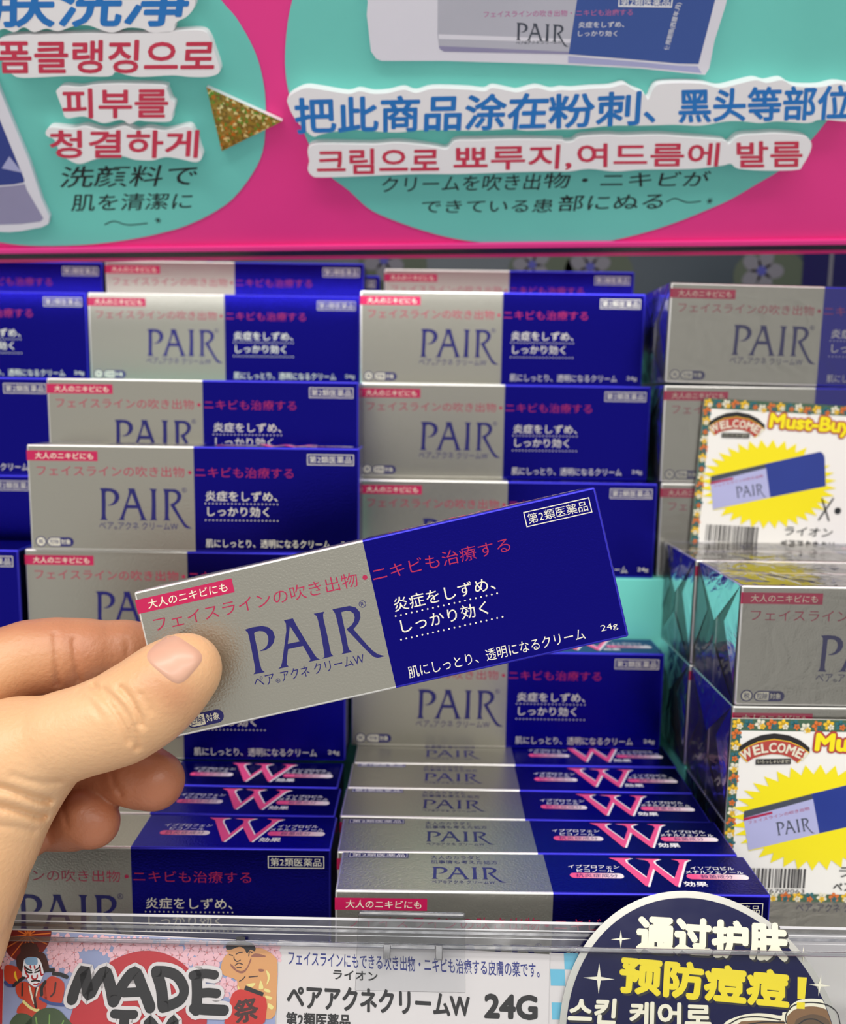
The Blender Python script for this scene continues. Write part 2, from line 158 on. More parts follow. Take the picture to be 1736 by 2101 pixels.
(106.2,-24.45)],[(107.8,-25.12),(108.13,-23.09),(110.2,-21.01),(113.38,-20.03),(117.71,-19.86),(121.44,-20.64),(123.46,-22.46),(123.75,-25.41)],[(95.95,-25.87),
(101.84,-25.04),(107.37,-25.13)],[(111.59,-25.43),(113.71,-24.29),(116.51,-24.15),(118.86,-25.31)]],'clip': [(-19.79,-2.78),(12.82,-3.56),(12.04,-14.39),
(-19.58,-12.98)],'railtop': [(-128,-0.32),(118.01,-0.13),(-126.42,-7.3),(116.97,-6.05)]},'promo': {'arch': [(2.98,-13.39),(5.89,-10.8),(10.11,-8.64),(15.89,-7.56),
(21.76,-8.42),(26.17,-10.37),(29.3,-12.74),(25.17,-16.85),(22.48,-14.69),(18.98,-13.61),(15.51,-13.39),(12.08,-14.04),(8.68,-15.12),(6.38,-16.85)],'archtop': [(3.08,-10.8),
(6.64,-8.21),(10.87,-6.26),(15.8,-5.4),(21.23,-6.13),(25.63,-7.99),(29.22,-10.8),(29.3,-12.74),(26.17,-10.37),(21.76,-8.42),(15.89,-7.56),(10.11,-8.64),
(5.89,-10.8),(3.39,-12.87)],'plate': [(10.07,-17.28),(22.37,-16.93),(22.28,-14.9),(9.98,-15.21)],'plate_t': [(10.92,-17.02),(21.71,-16.72),(10.86,-15.55)],'must': [(30.65,-13.82),
(66.12,-14.9),(30.67,-4.75)],'wel': [(4.35,-14.9),(15.98,-9.5),(28.1,-14.69)],'boxtop': [(6.51,-38.66),(31.85,-30.67),(31.11,-28.73),(6.6,-35.85)],'boxs': [(6.51,-38.66),
(31.85,-30.67),(35.27,-44.28),(9.25,-51.4)],'boxb': [(31.11,-28.73),(56.27,-21.6),(57.83,-22.68),(58.55,-24.19),(60.67,-37.58),(35.27,-44.28),(31.85,-30.67)],'bpair': [(19.77,-45.36),
(33.27,-42.98),(18.46,-40.17)],'bband': [(6.56,-39.74),(17.22,-36.72),(16.96,-35.85),(6.51,-38.66)],'btag': [(8.56,-41.04),(30.96,-34.99),(8.15,-39.74)],'burst': [(33.7,-38.23),
(65.45,-38.23),(32.77,-17.71)],'x': [[(59.65,-43.63),(63.99,-53.56)],[(64.81,-43.2),(59.24,-53.56)]],'dot': [(67.66,-48.81)],'bar': [(6.93,-66.96),(31.77,-66.96),
(31.42,-59.4),(6.58,-59.4)],'dig': [(12.01,-69.55),(31.88,-69.55),(11.93,-67.6)],'lion': [(43.84,-61.77),(66.51,-61.56),(43.86,-57.45)],'prod': [(42.15,-67.39),
(80.17,-67.39),(41.99,-63.72)]}}

# ------------------------------------------------------------------ materials
def lin(r, g, b):
    f = lambda c: (c/255/12.92) if c/255 <= .04045 else ((c/255+.055)/1.055)**2.4
    return (f(r), f(g), f(b), 1)
MATS = {}
def mat(name, col, rough=.5, metal=0., bump=0., bscale=800., var=0., vscale=60., spec=.5, coat=0., sss=0., bdist=.0004):
    m = bpy.data.materials.new(name); m.use_nodes = True; nt = m.node_tree; b = nt.nodes['Principled BSDF']
    b.inputs['Base Color'].default_value = col; b.inputs['Roughness'].default_value = rough; b.inputs['Metallic'].default_value = metal
    b.inputs['Specular IOR Level'].default_value = spec; b.inputs['Coat Weight'].default_value = coat; b.inputs['Coat Roughness'].default_value = .15
    if bump or var:
        tc = nt.nodes.new('ShaderNodeTexCoord')
    if bump:
        n = nt.nodes.new('ShaderNodeTexNoise'); n.inputs['Scale'].default_value = bscale; n.inputs['Detail'].default_value = 3
        bp = nt.nodes.new('ShaderNodeBump'); bp.inputs['Strength'].default_value = bump; bp.inputs['Distance'].default_value = bdist
        nt.links.new(tc.outputs['Object'], n.inputs['Vector']); nt.links.new(n.outputs['Fac'], bp.inputs['Height']); nt.links.new(bp.outputs['Normal'], b.inputs['Normal'])
    if var:
        n = nt.nodes.new('ShaderNodeTexNoise'); n.inputs['Scale'].default_value = vscale; n.inputs['Detail'].default_value = 4
        mx = nt.nodes.new('ShaderNodeMix'); mx.data_type = 'RGBA'
        mx.inputs['A'].default_value = tuple(c*(1-var) for c in col[:3])+(1,); mx.inputs['B'].default_value = tuple(min(1, c*(1+var)) for c in col[:3])+(1,)
        nt.links.new(tc.outputs['Object'], n.inputs['Vector']); nt.links.new(n.outputs['Fac'], mx.inputs['Factor']); nt.links.new(mx.outputs['Result'], b.inputs['Base Color'])
    if sss:
        b.inputs['Subsurface Weight'].default_value = sss; b.inputs['Subsurface Radius'].default_value = (1, .4, .2); b.inputs['Subsurface Scale'].default_value = .003
    MATS[name] = m
    return m
def clear(name, tint, rough, ior, bump=0., bscale=80., base=.02, gloss=(1, 1, 1, 1)):
    """thin clear plastic: fresnel mix of see-through and gloss"""
    m = bpy.data.materials.new(name); m.use_nodes = True; nt = m.node_tree; N = nt.nodes; L = nt.links
    for n in list(N):
        if n.type != 'OUTPUT_MATERIAL': N.remove(n)
    out = N[0]
    tr = N.new('ShaderNodeBsdfTransparent'); tr.inputs[0].default_value = tint
    gl = N.new('ShaderNodeBsdfGlossy'); gl.inputs['Roughness'].default_value = rough; gl.inputs['Color'].default_value = gloss
    fr = N.new('ShaderNodeFresnel'); fr.inputs['IOR'].default_value = ior
    ad = N.new('ShaderNodeMath'); ad.operation = 'ADD'; ad.inputs[1].default_value = base; ad.use_clamp = True
    mx = N.new('ShaderNodeMixShader')
    L.new(fr.outputs[0], ad.inputs[0]); L.new(ad.outputs[0], mx.inputs[0]); L.new(tr.outputs[0], mx.inputs[1]); L.new(gl.outputs[0], mx.inputs[2]); L.new(mx.outputs[0], out.inputs['Surface'])
    if bump:
        tc = N.new('ShaderNodeTexCoord'); n = N.new('ShaderNodeTexNoise'); n.inputs['Scale'].default_value = bscale; n.inputs['Detail'].default_value = 2; n.inputs['Distortion'].default_value = 1.5
        bp = N.new('ShaderNodeBump'); bp.inputs['Strength'].default_value = bump; bp.inputs['Distance'].default_value = .002
        L.new(tc.outputs['Object'], n.inputs['Vector']); L.new(n.outputs['Fac'], bp.inputs['Height']); L.new(bp.outputs['Normal'], gl.inputs['Normal']); L.new(bp.outputs['Normal'], fr.inputs['Normal'])
    MATS[name] = m
    return m
mat('silver_foil', (.40, .388, .335, 1), .28, .82, bump=.45, bscale=1500, bdist=.0003)
mat('silver_fold_highlight', (.95, .94, .90, 1), .45, 1.0)  # folds lighter than the panels: bright edge highlights put into the colour
mat('blue_fold_highlight', (.05, .045, .62, 1), .42, .9)  # same for the blue half: edge highlight painted as a brighter blue
mat('blue_foil', (.011, .009, .27, 1), .24, 1.0, bump=.35, bscale=1500, bdist=.0003, spec=.6)
mat('crimson_print', lin(168, 20, 70), .4)
mat('pink_print', lin(184, 12, 78), .4)
mat('rose_print', lin(236, 84, 140), .4)
mat('blue_print', lin(18, 16, 98), .35)
mat('cream_print', lin(226, 222, 200), .45)
mat('white_print', lin(238, 238, 242), .45)
mat('black_print', lin(26, 24, 26), .5)
mat('black_ink', lin(30, 34, 36), .7)
mat('navy_print', lin(34, 44, 120), .5)
mat('sign_pink', lin(246, 56, 148), .45, var=.06, vscale=14)
mat('sign_teal', lin(116, 212, 200), .8, var=.10, vscale=18, bump=.1, bscale=60)
mat('foam_white', lin(246, 244, 246), .8)
mat('marker_blue', lin(28, 120, 200), .6, var=.14, vscale=90)
mat('marker_red', lin(208, 52, 82), .6, var=.14, vscale=90)
mat('photo_white', lin(232, 230, 240), .35, var=.03, vscale=40)
mat('photo_silver', lin(190, 190, 202), .3, var=.12, vscale=25)
mat('photo_blue', lin(52, 84, 160), .3, var=.10, vscale=25)
mat('photo_lilac', lin(150, 145, 180), .3, var=.12, vscale=30)
mat('photo_navy', lin(36, 56, 140), .3, var=.12, vscale=30)
mat('photo_mist', lin(176, 178, 220), .3, var=.12, vscale=30)
mat('photo_rose', lin(196, 110, 165), .4)
mat('photo_charcoal', lin(66, 72, 86), .4)
mat('dark_channel', lin(34, 22, 34), .25)
mat('pink_edge', lin(220, 50, 120), .25)
mat('wall_flower', lin(84, 86, 94), .6)
mat('wall_leaf', lin(46, 60, 44), .6)
mat('back_panel', lin(34, 46, 54), .6, var=.2, vscale=20)
mat('riser_teal', lin(112, 214, 198), .5)
mat('shelf_white', lin(215, 215, 212), .4)
mat('card_white', lin(206, 201, 200), .35)
mat('paper_white', lin(238, 236, 230), .4)
mat('sky_print', lin(140, 150, 186), .4, var=.16, vscale=60)
mat('blossom_print', lin(224, 176, 184), .4, var=.1, vscale=300)
mat('blossom_heart', lin(196, 118, 122), .4)
mat('umbrella_print', lin(116, 26, 24), .4)
mat('orange_print', lin(216, 112, 44), .4)
mat('vermilion_print', lin(188, 56, 30), .4)
mat('sun_print', lin(176, 30, 40), .4)
mat('tan_print', lin(206, 148, 92), .4)
mat('brown_shade', lin(140, 84, 66), .4)
mat('green_print', lin(56, 74, 40), .4)
mat('lime_print', lin(110, 150, 70), .4)
mat('straw_print', lin(220, 208, 130), .4)
mat('skyblue_print', lin(130, 168, 200), .4)
mat('indigo_print', lin(50, 70, 130), .4)
mat('lantern_print', lin(190, 36, 28), .4)
mat('maroon_print', lin(60, 28, 26), .4)
mat('aqua_print', lin(96, 176, 204), .4)
mat('disc_navy', lin(17, 20, 64), .2, spec=.25, bump=.25, bscale=40, bdist=.001)
mat('disc_silver', lin(184, 183, 176), .25, metal=.5)
mat('yellow_print', lin(226, 206, 14), .4)
mat('burst_yellow', lin(242, 226, 8), .4)
mat('hair_brown', lin(122, 88, 54), .4)
mat('hair_dark', lin(88, 66, 44), .4)
mat('brick_print', lin(176, 62, 56), .4)
mat('gold_print', lin(236, 190, 40), .4)
mat('green_leaf', lin(64, 96, 72), .4)
mat('teal_leaf', lin(40, 104, 112), .4)
mat('bar_print', lin(60, 58, 60), .5)
clear('shrink_film', (.97, .97, .98, 1), .06, 1.45, bump=.5, bscale=55, base=.03)
clear('fold_film', (.9, .9, .92, 1), .2, 1.5, bump=.6, bscale=60, base=.16, gloss=(.95, .95, 1, 1))
clear('clear_acrylic', (.95, .955, .96, 1), .04, 1.2, base=.0)
clear('acrylic_edge', (.60, .61, .65, 1), .22, 1.45, bump=.15, bscale=40, base=.10)
clear('acrylic_lip', (.80, .80, .83, 1), .12, 1.45, bump=.1, bscale=30, base=.04)
mat('acrylic_highlight', lin(205, 205, 208), .15, spec=.8)  # opaque pale colour for painted light streaks on the rail lip
# capsule print that fades from pink to white along its length
m = mat('capsule_print', lin(236, 84, 140), .4); nt = m.node_tree
tc = nt.nodes.new('ShaderNodeTexCoord'); sp = nt.nodes.new('ShaderNodeSeparateXYZ'); rp = nt.nodes.new('ShaderNodeValToRGB')
rp.color_ramp.elements[0].position = .15; rp.color_ramp.elements[0].color = lin(236, 84, 140); rp.color_ramp.elements[1].position = .95; rp.color_ramp.elements[1].color = lin(240, 232, 236)
nt.links.new(tc.outputs['Generated'], sp.inputs[0]); nt.links.new(sp.outputs[0], rp.inputs[0]); nt.links.new(rp.outputs[0], nt.nodes['Principled BSDF'].inputs['Base Color'])
# holographic gold foil
m = mat('hologram_gold', lin(150, 130, 40), .22, metal=1.0); nt = m.node_tree
tc = nt.nodes.new('ShaderNodeTexCoord'); vo = nt.nodes.new('ShaderNodeTexVoronoi'); vo.inputs['Scale'].default_value = 900
rp = nt.nodes.new('ShaderNodeValToRGB'); cr = rp.color_ramp; cr.interpolation = 'CONSTANT'
cols = [(.26, .20, .05, 1), (.36, .28, .06, 1), (.22, .17, .05, 1), (.16, .36, .06, 1), (.42, .30, .08, 1), (.55, .22, .04, 1), (.30, .24, .06, 1), (.8, .8, .4, 1)]
while len(cr.elements) < 8: cr.elements.new(.5)
for i, c in enumerate(cols): cr.elements[i].position = i/8 if i else 0; cr.elements[i].color = c
sp = nt.nodes.new('ShaderNodeSeparateColor'); nm = nt.nodes.new('ShaderNodeBump'); nm.inputs['Strength'].default_value = .5; nm.inputs['Distance'].default_value = .0004
nt.links.new(tc.outputs['Object'], vo.inputs['Vector']); nt.links.new(vo.outputs['Color'], sp.inputs[0]); nt.links.new(sp.outputs[0], rp.inputs[0]); nt.links.new(rp.outputs[0], nt.nodes['Principled BSDF'].inputs['Base Color'])
nt.links.new(sp.outputs[1], nm.inputs['Height']); nt.links.new(nm.outputs['Normal'], nt.nodes['Principled BSDF'].inputs['Normal'])
# skin: vertex tint + fine relief
m = mat('skin', (.6, .36, .24, 1), .40, bump=.5, bscale=700, sss=.12, bdist=.0004); nt = m.node_tree
at = nt.nodes.new('ShaderNodeVertexColor'); at.layer_name = 'tint'; nt.links.new(at.outputs[0], nt.nodes['Principled BSDF'].inputs['Base Color'])
mat('nail', (.64, .36, .25, 1), .34, coat=.1, var=.08, vscale=120)

# ------------------------------------------------------------------ geometry helpers (mm)
tcu = bpy.data.curves.new('lettering_source', 'FONT'); tob = bpy.data.objects.new('lettering_source', tcu); COL.objects.link(tob)
tcu.resolution_u = 3; tcu.fill_mode = 'FRONT'
_tc = {}
def glyphs(body, off=0., shear=0., space=1.):
    k = (body, off, shear, space)
    if k not in _tc:
        tcu.body = body; tcu.offset = off; tcu.shear = shear; tcu.space_character = space
        bpy.context.view_layer.update()
        me = tob.evaluated_get(bpy.context.evaluated_depsgraph_get()).to_mesh()
        vs_ = [(v.co.x, v.co.y) for v in me.vertices]; fs = [tuple(p.vertices) for p in me.polygons]
        tob.evaluated_get(bpy.context.evaluated_depsgraph_get()).to_mesh_clear()
        xs = [v[0] for v in vs_]; ys = [v[1] for v in vs_]
        _tc[k] = (vs_, fs, (min(xs), min(ys), max(xs), max(ys)))
    return _tc[k]
def smooth(pts, n=4, closed=True):
    out = []; N = len(pts)
    for i in range(N if closed else N-1):
        g = lambda j: pts[j % N] if closed else pts[max(0, min(N-1, j))]
        p0, p1, p2, p3 = g(i-1), g(i), g(i+1), g(i+2)
        for k in range(n):
            t = k/n
            out.append(tuple(.5*((2*b)+(-a+c)*t+(2*a-5*b+4*c-d)*t*t+(-a+3*b-3*c+d)*t**3) for a, b, c, d in zip(p0, p1, p2, p3)))
    if not closed: out.append(tuple(pts[-1]))
    return out
def circle(c, r, n=32, ry=None):
    return [(c[0]+r*math.cos(2*math.pi*i/n), c[1]+(ry or r)*math.sin(2*math.pi*i/n)) for i in range(n)]
class Flat:
    """flat or extruded print in plane coordinates (a, b, n) in mm"""
    def __init__(s): s.v = []; s.f = []
    def poly(s, loops, n=0.):
        if not isinstance(loops[0][0], (tuple, list)): loops = [loops]
        tr = tessellate_polygon([[V3((x, y, 0)) for x, y in l] for l in loops])
        b = len(s.v); s.v += [(x, y, n) for l in loops for x, y in l]
        s.f += [(b+i, b+j, b+k) for i, j, k in tr]; return s
    def text(s, body, q, n=0., off=0., shear=0., space=1., bold=0.):
        if off > .012: bold, off = off, 0.
        if bold:            # thicken by overlaying shifted copies of the same flat lettering
            b_ = glyphs(body, 0., shear, space)[2]; hgt = (V3(q[2])-V3(q[0])).length; k = bold*hgt/(b_[3]-b_[1]+2*bold)
            ux = (V3(q[1])-V3(q[0])).normalized()*k; uy = (V3(q[2])-V3(q[0])).normalized()*k
            for i in range(8):
                a = math.pi*i/4; d = ux*math.cos(a)+uy*math.sin(a); qq = [V3(q[0])+ux+uy, V3(q[1])-ux+uy, V3(q[2])+ux-uy]
                s.text(body, [tuple(p+d) for p in qq], n+.005*i, 0., shear, space)
            return s
        vs_, fs, (x0, y0, x1, y1) = glyphs(body, off, shear, space)
        (lx, ly), (rx, ry), (tx, ty) = q; b = len(s.v)
        for x, y in vs_:
            a = (x-x0)/(x1-x0); c = (y-y0)/(y1-y0)
            s.v.append((lx+(rx-lx)*a+(tx-lx)*c, ly+(ry-ly)*a+(ty-ly)*c, n))
        s.f += [tuple(b+i for i in f) for f in fs]; return s
    def stroke(s, pts, wd, n=0., sm=5):
        if len(pts) > 2: pts = smooth(pts, sm, False)
        P = [V3((x, y)) for x, y in pts]; b = len(s.v)
        for i, p in enumerate(P):
            t = (P[min(i+1, len(P)-1)]-P[max(i-1, 0)]).normalized(); nn = V3((-t.y, t.x))*wd/2
            s.v += [(p.x+nn.x, p.y+nn.y, n), (p.x-nn.x, p.y-nn.y, n)]
        s.f += [(b+2*i, b+2*i+1, b+2*i+3, b+2*i+2) for i in range(len(P)-1)]
        for p in (P[0], P[-1]): s.poly(circle(p, wd/2, 12), n+.004)
        return s
    def prism(s, loop, n0, n1):
        N = len(loop); s.poly(loop, n1); s.poly(loop, n0); b = len(s.v)
        for x, y in loop: s.v += [(x, y, n0), (x, y, n1)]
        s.f += [(b+2*i, b+2*((i+1) % N), b+2*((i+1) % N)+1, b+2*i+1) for i in range(N)]; return s
    def mesh(s, name, m, fmap=None):
        me = bpy.data.meshes.new(name)
        vv = [fmap(*v) for v in s.v] if fmap else s.v
        me.from_pydata([(x*MM, y*MM, z*MM) for x, y, z in vv], [], s.f); me.materials.append(MATS[m]); me.update(); return me
    def build(s, name, m, parent=None, fmap=None):
        return link(name, s.mesh(name, m, fmap), parent)
def link(name, me, parent=None):
    o = bpy.data.objects.new(name, me); COL.objects.link(o)
    if parent: o.parent = parent
    return o
def empty(name, loc=(0, 0, 0), rz=0):
    o = bpy.data.objects.new(name, None); COL.objects.link(o); o.location = [c*MM for c in loc]; o.rotation_euler = (0, 0, rz); o.empty_display_size = .01; return o
def frame_empty(name, O, u, v):
    o = empty(name); U = V3(u); Vv = V3(v); N = U.cross(Vv)
    o.matrix_world = Matrix(((U.x, Vv.x, N.x, O[0]*MM), (U.y, Vv.y, N.y, O[1]*MM), (U.z, Vv.z, N.z, O[2]*MM), (0, 0, 0, 1))); return o
def tag(o, label, cat=None, group=None, kind=None):
    if label: o['label'] = label
    if cat: o['category'] = cat
    if group: o['group'] = group
    if kind: o['kind'] = kind
    return o
import bmesh
def box_mesh(name, lo, hi, m, bevel=0., seg=2, xsplit=None, mats=None, smooth_=True):
    bm = bmesh.new(); xs = [lo[0]]+([xsplit] if xsplit is not None else [])+[hi[0]]
    rings = [[bm.verts.new((x*MM, y*MM, z*MM)) for y, z in ((lo[1], lo[2]), (hi[1], lo[2]), (hi[1], hi[2]), (lo[1], hi[2]))] for x in xs]
    for r0, r1 in zip(rings, rings[1:]):
        for i in range(4): bm.faces.new((r0[i], r0[(i+1) % 4], r1[(i+1) % 4], r1[i]))
    bm.faces.new(rings[0][::-1]); bm.faces.new(rings[-1]); bmesh.ops.recalc_face_normals(bm, faces=bm.faces)
    if bevel:
        es = [e for e in bm.edges if len(e.link_faces) == 2 and e.link_faces[0].normal.dot(e.link_faces[1].normal) < .5]
        bmesh.ops.bevel(bm, geom=es, offset=bevel*MM, segments=seg, affect='EDGES', profile=.5)
    me = bpy.data.meshes.new(name)
    for k in (mats or [m]): me.materials.append(MATS[k])
    if mats:
        bm.normal_update()
        for f in bm.faces:
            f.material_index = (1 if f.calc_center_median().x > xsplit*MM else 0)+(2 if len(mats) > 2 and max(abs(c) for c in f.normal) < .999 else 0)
    for f in bm.faces: f.smooth = smooth_
    bm.to_mesh(me); bm.free()
    if smooth_ and bevel:      # flat panels keep their own normal, the folded edges round between them
        big = {p.index for p in me.polygons if max(abs(c) for c in p.normal) > .999}; vn = {}
        for p in me.polygons:
            if p.index in big:
                for v in p.vertices: vn[v] = p.normal.copy()
        cn = []
        for p in me.polygons:
            for v in p.vertices: cn.append(tuple(p.normal) if p.index in big else tuple(vn.get(v, me.vertices[v].normal)))
        me.normals_split_custom_set(cn)
    return me
def tube_mesh(name, pts, r, m, n=10):
    P = [V3(p) for p in pts]; vs_ = []; fs = []
    for i, p in enumerate(P):
        t = (P[min(i+1, len(P)-1)]-P[max(i-1, 0)]).normalized(); a = t.orthogonal().normalized(); b = t.cross(a)
        vs_ += [(p+(a*math.cos(2*math.pi*k/n)+b*math.sin(2*math.pi*k/n))*r)*MM for k in range(n)]
    for i in range(len(P)-1):
        fs += [(i*n+k, i*n+(k+1) % n, (i+1)*n+(k+1) % n, (i+1)*n+k) for k in range(n)]
    fs += [tuple(range(n))[::-1], tuple((len(P)-1)*n+k for k in range(n))]
    me = bpy.data.meshes.new(name); me.from_pydata(vs_, [], fs); me.materials.append(MATS[m])
    for p in me.polygons: p.use_smooth = True
    return me
def bbox_q(q, src):
    return q
PAIR = DATA['pair']
_px = [p[0] for g in PAIR for l in g for p in l]; _py = [p[1] for g in PAIR for l in g for p in l]
PB = (min(_px), min(p[1] for p in PAIR[0][0]), max(_px), max(_py))
def pair_logo(fl, n=0., q=None):
    """the four flared capitals; q = (baseline left, right end, top left) of a new place, else as on the carton front"""
    for g in PAIR:
        if q is None: fl.poly(g, n)
        else:
            (lx, ly), (rx, ry), (tx, ty) = q
            f = lambda p: (lx+(rx-lx)*(p[0]-PB[0])/(PB[2]-PB[0])+(tx-lx)*(p[1]-PB[1])/(PB[3]-PB[1]), ly+(ry-ly)*(p[0]-PB[0])/(PB[2]-PB[0])+(ty-ly)*(p[1]-PB[1])/(PB[3]-PB[1]))
            fl.poly([[f(p) for p in l] for l in g], n)
    return fl
def ring(fl, c, r, wd, n, k=24):
    fl.poly([circle(c, r, k), circle(c, r-wd, k)[::-1]], n)
def rectframe(fl, q, wd, n):
    (ax, ay), (bx_, by), (cx, cy), (dx, dy) = q
    ins = [(ax+wd, ay+wd), (bx_-wd, by+wd), (cx-wd, cy-wd), (dx+wd, dy-wd)]
    fl.poly([list(q), ins[::-1]], n)

# ------------------------------------------------------------------ carton prints (meshes shared by every carton)
BW, BH, BD = 140., 45., 23.6
fr = lambda a, b, n: (a-70, -n, b)
tp = lambda a, b, n: (a-70, b, BH+n)
le = lambda a, b, n: (-70-n, a, b)
A = DATA['front']; PRF = []; PRT = []; PRE = []
def pr(lst, name, fl, m, fmap): lst.append((name, fl.mesh(name, m, fmap)))
pr(PRF, 'pink_band', Flat().poly([(-.05, 38.3), (29.6, 38.3), (29.6, 42.5), (-.05, 42.5)]), 'pink_print', lambda a, b, n: (a-70, -n-.04, b))
f = Flat().text('大人のニキビにも', A['band_t'], .09, .008); pr(PRF, 'band_lettering', f, 'cream_print', fr)
f = Flat().text('フェイスラインの吹き出物', [(3.86, 31.9), (66.0, 31.9), (3.86, 36.3)], .05, -.004).poly(circle((68.3, 34.0), .75, 16), .05)
f.text('ニキビも治療する', [(70.6, 32.0), (112.0, 32.0), (70.6, 36.3)], .05, -.004); pr(PRF, 'tagline_lettering', f, 'crimson_print', fr)
f = pair_logo(Flat(), .05); pr(PRF, 'logo_lettering', f, 'blue_print', fr)
f = Flat().text('ペア', [(29.2, 9.3), (35.4, 9.3), (29.2, 12.3)], .05).text('アクネ クリームW', [(37.4, 9.3), (62.7, 9.3), (37.4, 12.5)], .05)
ring(f, (36.3, 9.9), .65, .12, .05, 16); f.text('R', [(36.05, 9.55), (36.55, 9.55), (36.05, 10.25)], .05)
ring(f, (65.8, 26.5), 1.05, .16, .05); f.text('R', [(65.35, 25.9), (66.3, 25.9), (65.35, 27.1)], .05); pr(PRF, 'name_lettering', f, 'blue_print', fr)
cap = lambda x0, x1, y0, y1, n=10: [(x1-(y1-y0)/2+(y1-y0)/2*math.cos(t), (y0+y1)/2+(y1-y0)/2*math.sin(t)) for t in np.linspace(-math.pi/2, math.pi/2, n)]+[(x0+(y1-y0)/2-(y1-y0)/2*math.cos(t), (y0+y1)/2-(y1-y0)/2*math.sin(t)) for t in np.linspace(-math.pi/2, math.pi/2, n)]
f = Flat().poly(circle((4.3, 3.7), 2.25), .05).poly(cap(6.9, 18.2, 1.6, 5.6), .05); pr(PRF, 'tax_badge', f, 'blue_print', fr)
f = Flat().poly(circle((4.3, 3.7), 1.8), .08); c_ = [p for p in cap(7.35, 17, 2.0, 5.2) if p[0] < 12.4]; f.poly(c_+[(12.4, 2.0), (12.4, 5.2)] if False else [(12.4, 2.0), (12.4, 5.2)]+[p for p in cap(7.35, 30, 2.0, 5.2) if p[0] < 12.4], .08)
f.text('対象', [(12.8, 2.5), (16.9, 2.5), (12.8, 4.8)], .08, .01); pr(PRF, 'badge_panel', f, 'cream_print', fr)
f = Flat().text('税', [(3.2, 2.6), (5.4, 2.6), (3.2, 4.8)], .11, .01).text('控除', [(8.0, 2.5), (12.0, 2.5), (8.0, 4.8)], .11, .01); pr(PRF, 'badge_lettering', f, 'blue_print', fr)
f = Flat(); rectframe(f, [(117.9, 37.8), (137.6, 37.8), (137.6, 42.35), (117.9, 42.35)], .28, .05)
f.text('第2類医薬品', [(118.8, 38.6), (136.6, 38.6), (118.8, 41.6)], .05).text('炎症をしずめ、', [(74.7, 22.0), (105.2, 22.0), (74.7, 26.2)], .05, .004).text('しっかり効く', [(75.4, 15.4), (101.5, 15.4), (75.4, 19.6)], .05, .004)
for yy in (20.85, 13.75):
    for i in range(20): f.poly(circle((74.6+i*1.61, yy), .27, 8), .05)
f.text('肌にしっとり、透明になるクリーム', [(74.5, 2.0), (127.5, 2.0), (74.5, 5.5)], .05).text('24g', [(132.4, 2.7), (137.4, 2.7), (132.4, 5.0)], .05); pr(PRF, 'claim_lettering', f, 'cream_print', fr)
# top
A = DATA['top']
pr(PRT, 'class_badge', Flat().poly([(2.5, 19.7), (23.2, 19.7), (23.2, 23.0), (2.5, 23.0)], .05), 'blue_print', tp)
f = Flat(); rectframe(f, [(2.9, 20.0), (22.8, 20.0), (22.8, 22.75), (2.9, 22.75)], .16, .09); f.text('第2類医薬品', [(3.8, 20.4), (22, 20.4), (3.8, 22.4)], .09); pr(PRT, 'badge_lettering', f, 'white_print', tp)
f = Flat().text('大人のカラダと', [(30.9, 19.2), (48, 19.2), (30.9, 21.6)], .05).text('肌事情も考えた処方', [(30.9, 16.4), (53.7, 16.4), (30.9, 18.7)], .05).text('ペア®アクネ クリームW', [(31, 4.6), (51.8, 4.6), (31, 6.4)], .05)
pair_logo(f, .05, [(31, 7.2), (55.6, 7.2), (31, 14.4)]); pr(PRT, 'top_lettering', f, 'blue_print', tp)
Wp = A['w']
pr(PRT, 'emblem_shade', Flat().poly([(x+.7, y-.25) for x, y in Wp], .05), 'white_print', tp)
pr(PRT, 'w_emblem', Flat().poly(Wp, .09), 'rose_print', tp)
pr(PRT, 'ingredient_lettering', Flat().text('イブプロフェン', [(77.3, 14.7), (94.7, 14.7), (77.6, 16.8)], .05, .008).text('ピコノール', [(79.8, 12.3), (92.3, 12.3), (80, 14.2)], .05, .008), 'white_print', tp)
pr(PRT, 'ingredient_lettering', Flat().text('イソプロピル', [(118.8, 14.6), (133.5, 14.6), (119, 16.7)], .05, .008).text('メチルフェノール', [(116.4, 12.2), (135.8, 12.2), (116.6, 14.1)], .05, .008), 'white_print', tp)
pr(PRT, 'effect_lettering', Flat().text('効果', [(113.6, 4.5), (121.4, 4.5), (113.9, 7.5)], .05, .03), 'white_print', tp)
pr(PRT, 'ingredient_capsule', Flat().poly(cap(77.1, 95.1, 8.75, 11.75), .05), 'capsule_print', tp)
pr(PRT, 'ingredient_capsule', Flat().poly(cap(116, 136.7, 8.85, 11.85), .05), 'capsule_print', tp)
pr(PRT, 'capsule_lettering', Flat().text('抗炎症成分', [(79, 9.2), (93, 9.2), (79.2, 11.4)], .09), 'blue_print', tp)
pr(PRT, 'capsule_lettering', Flat().text('殺菌成分', [(120.6, 9.3), (131.4, 9.3), (120.8, 11.5)], .09), 'blue_print', tp)
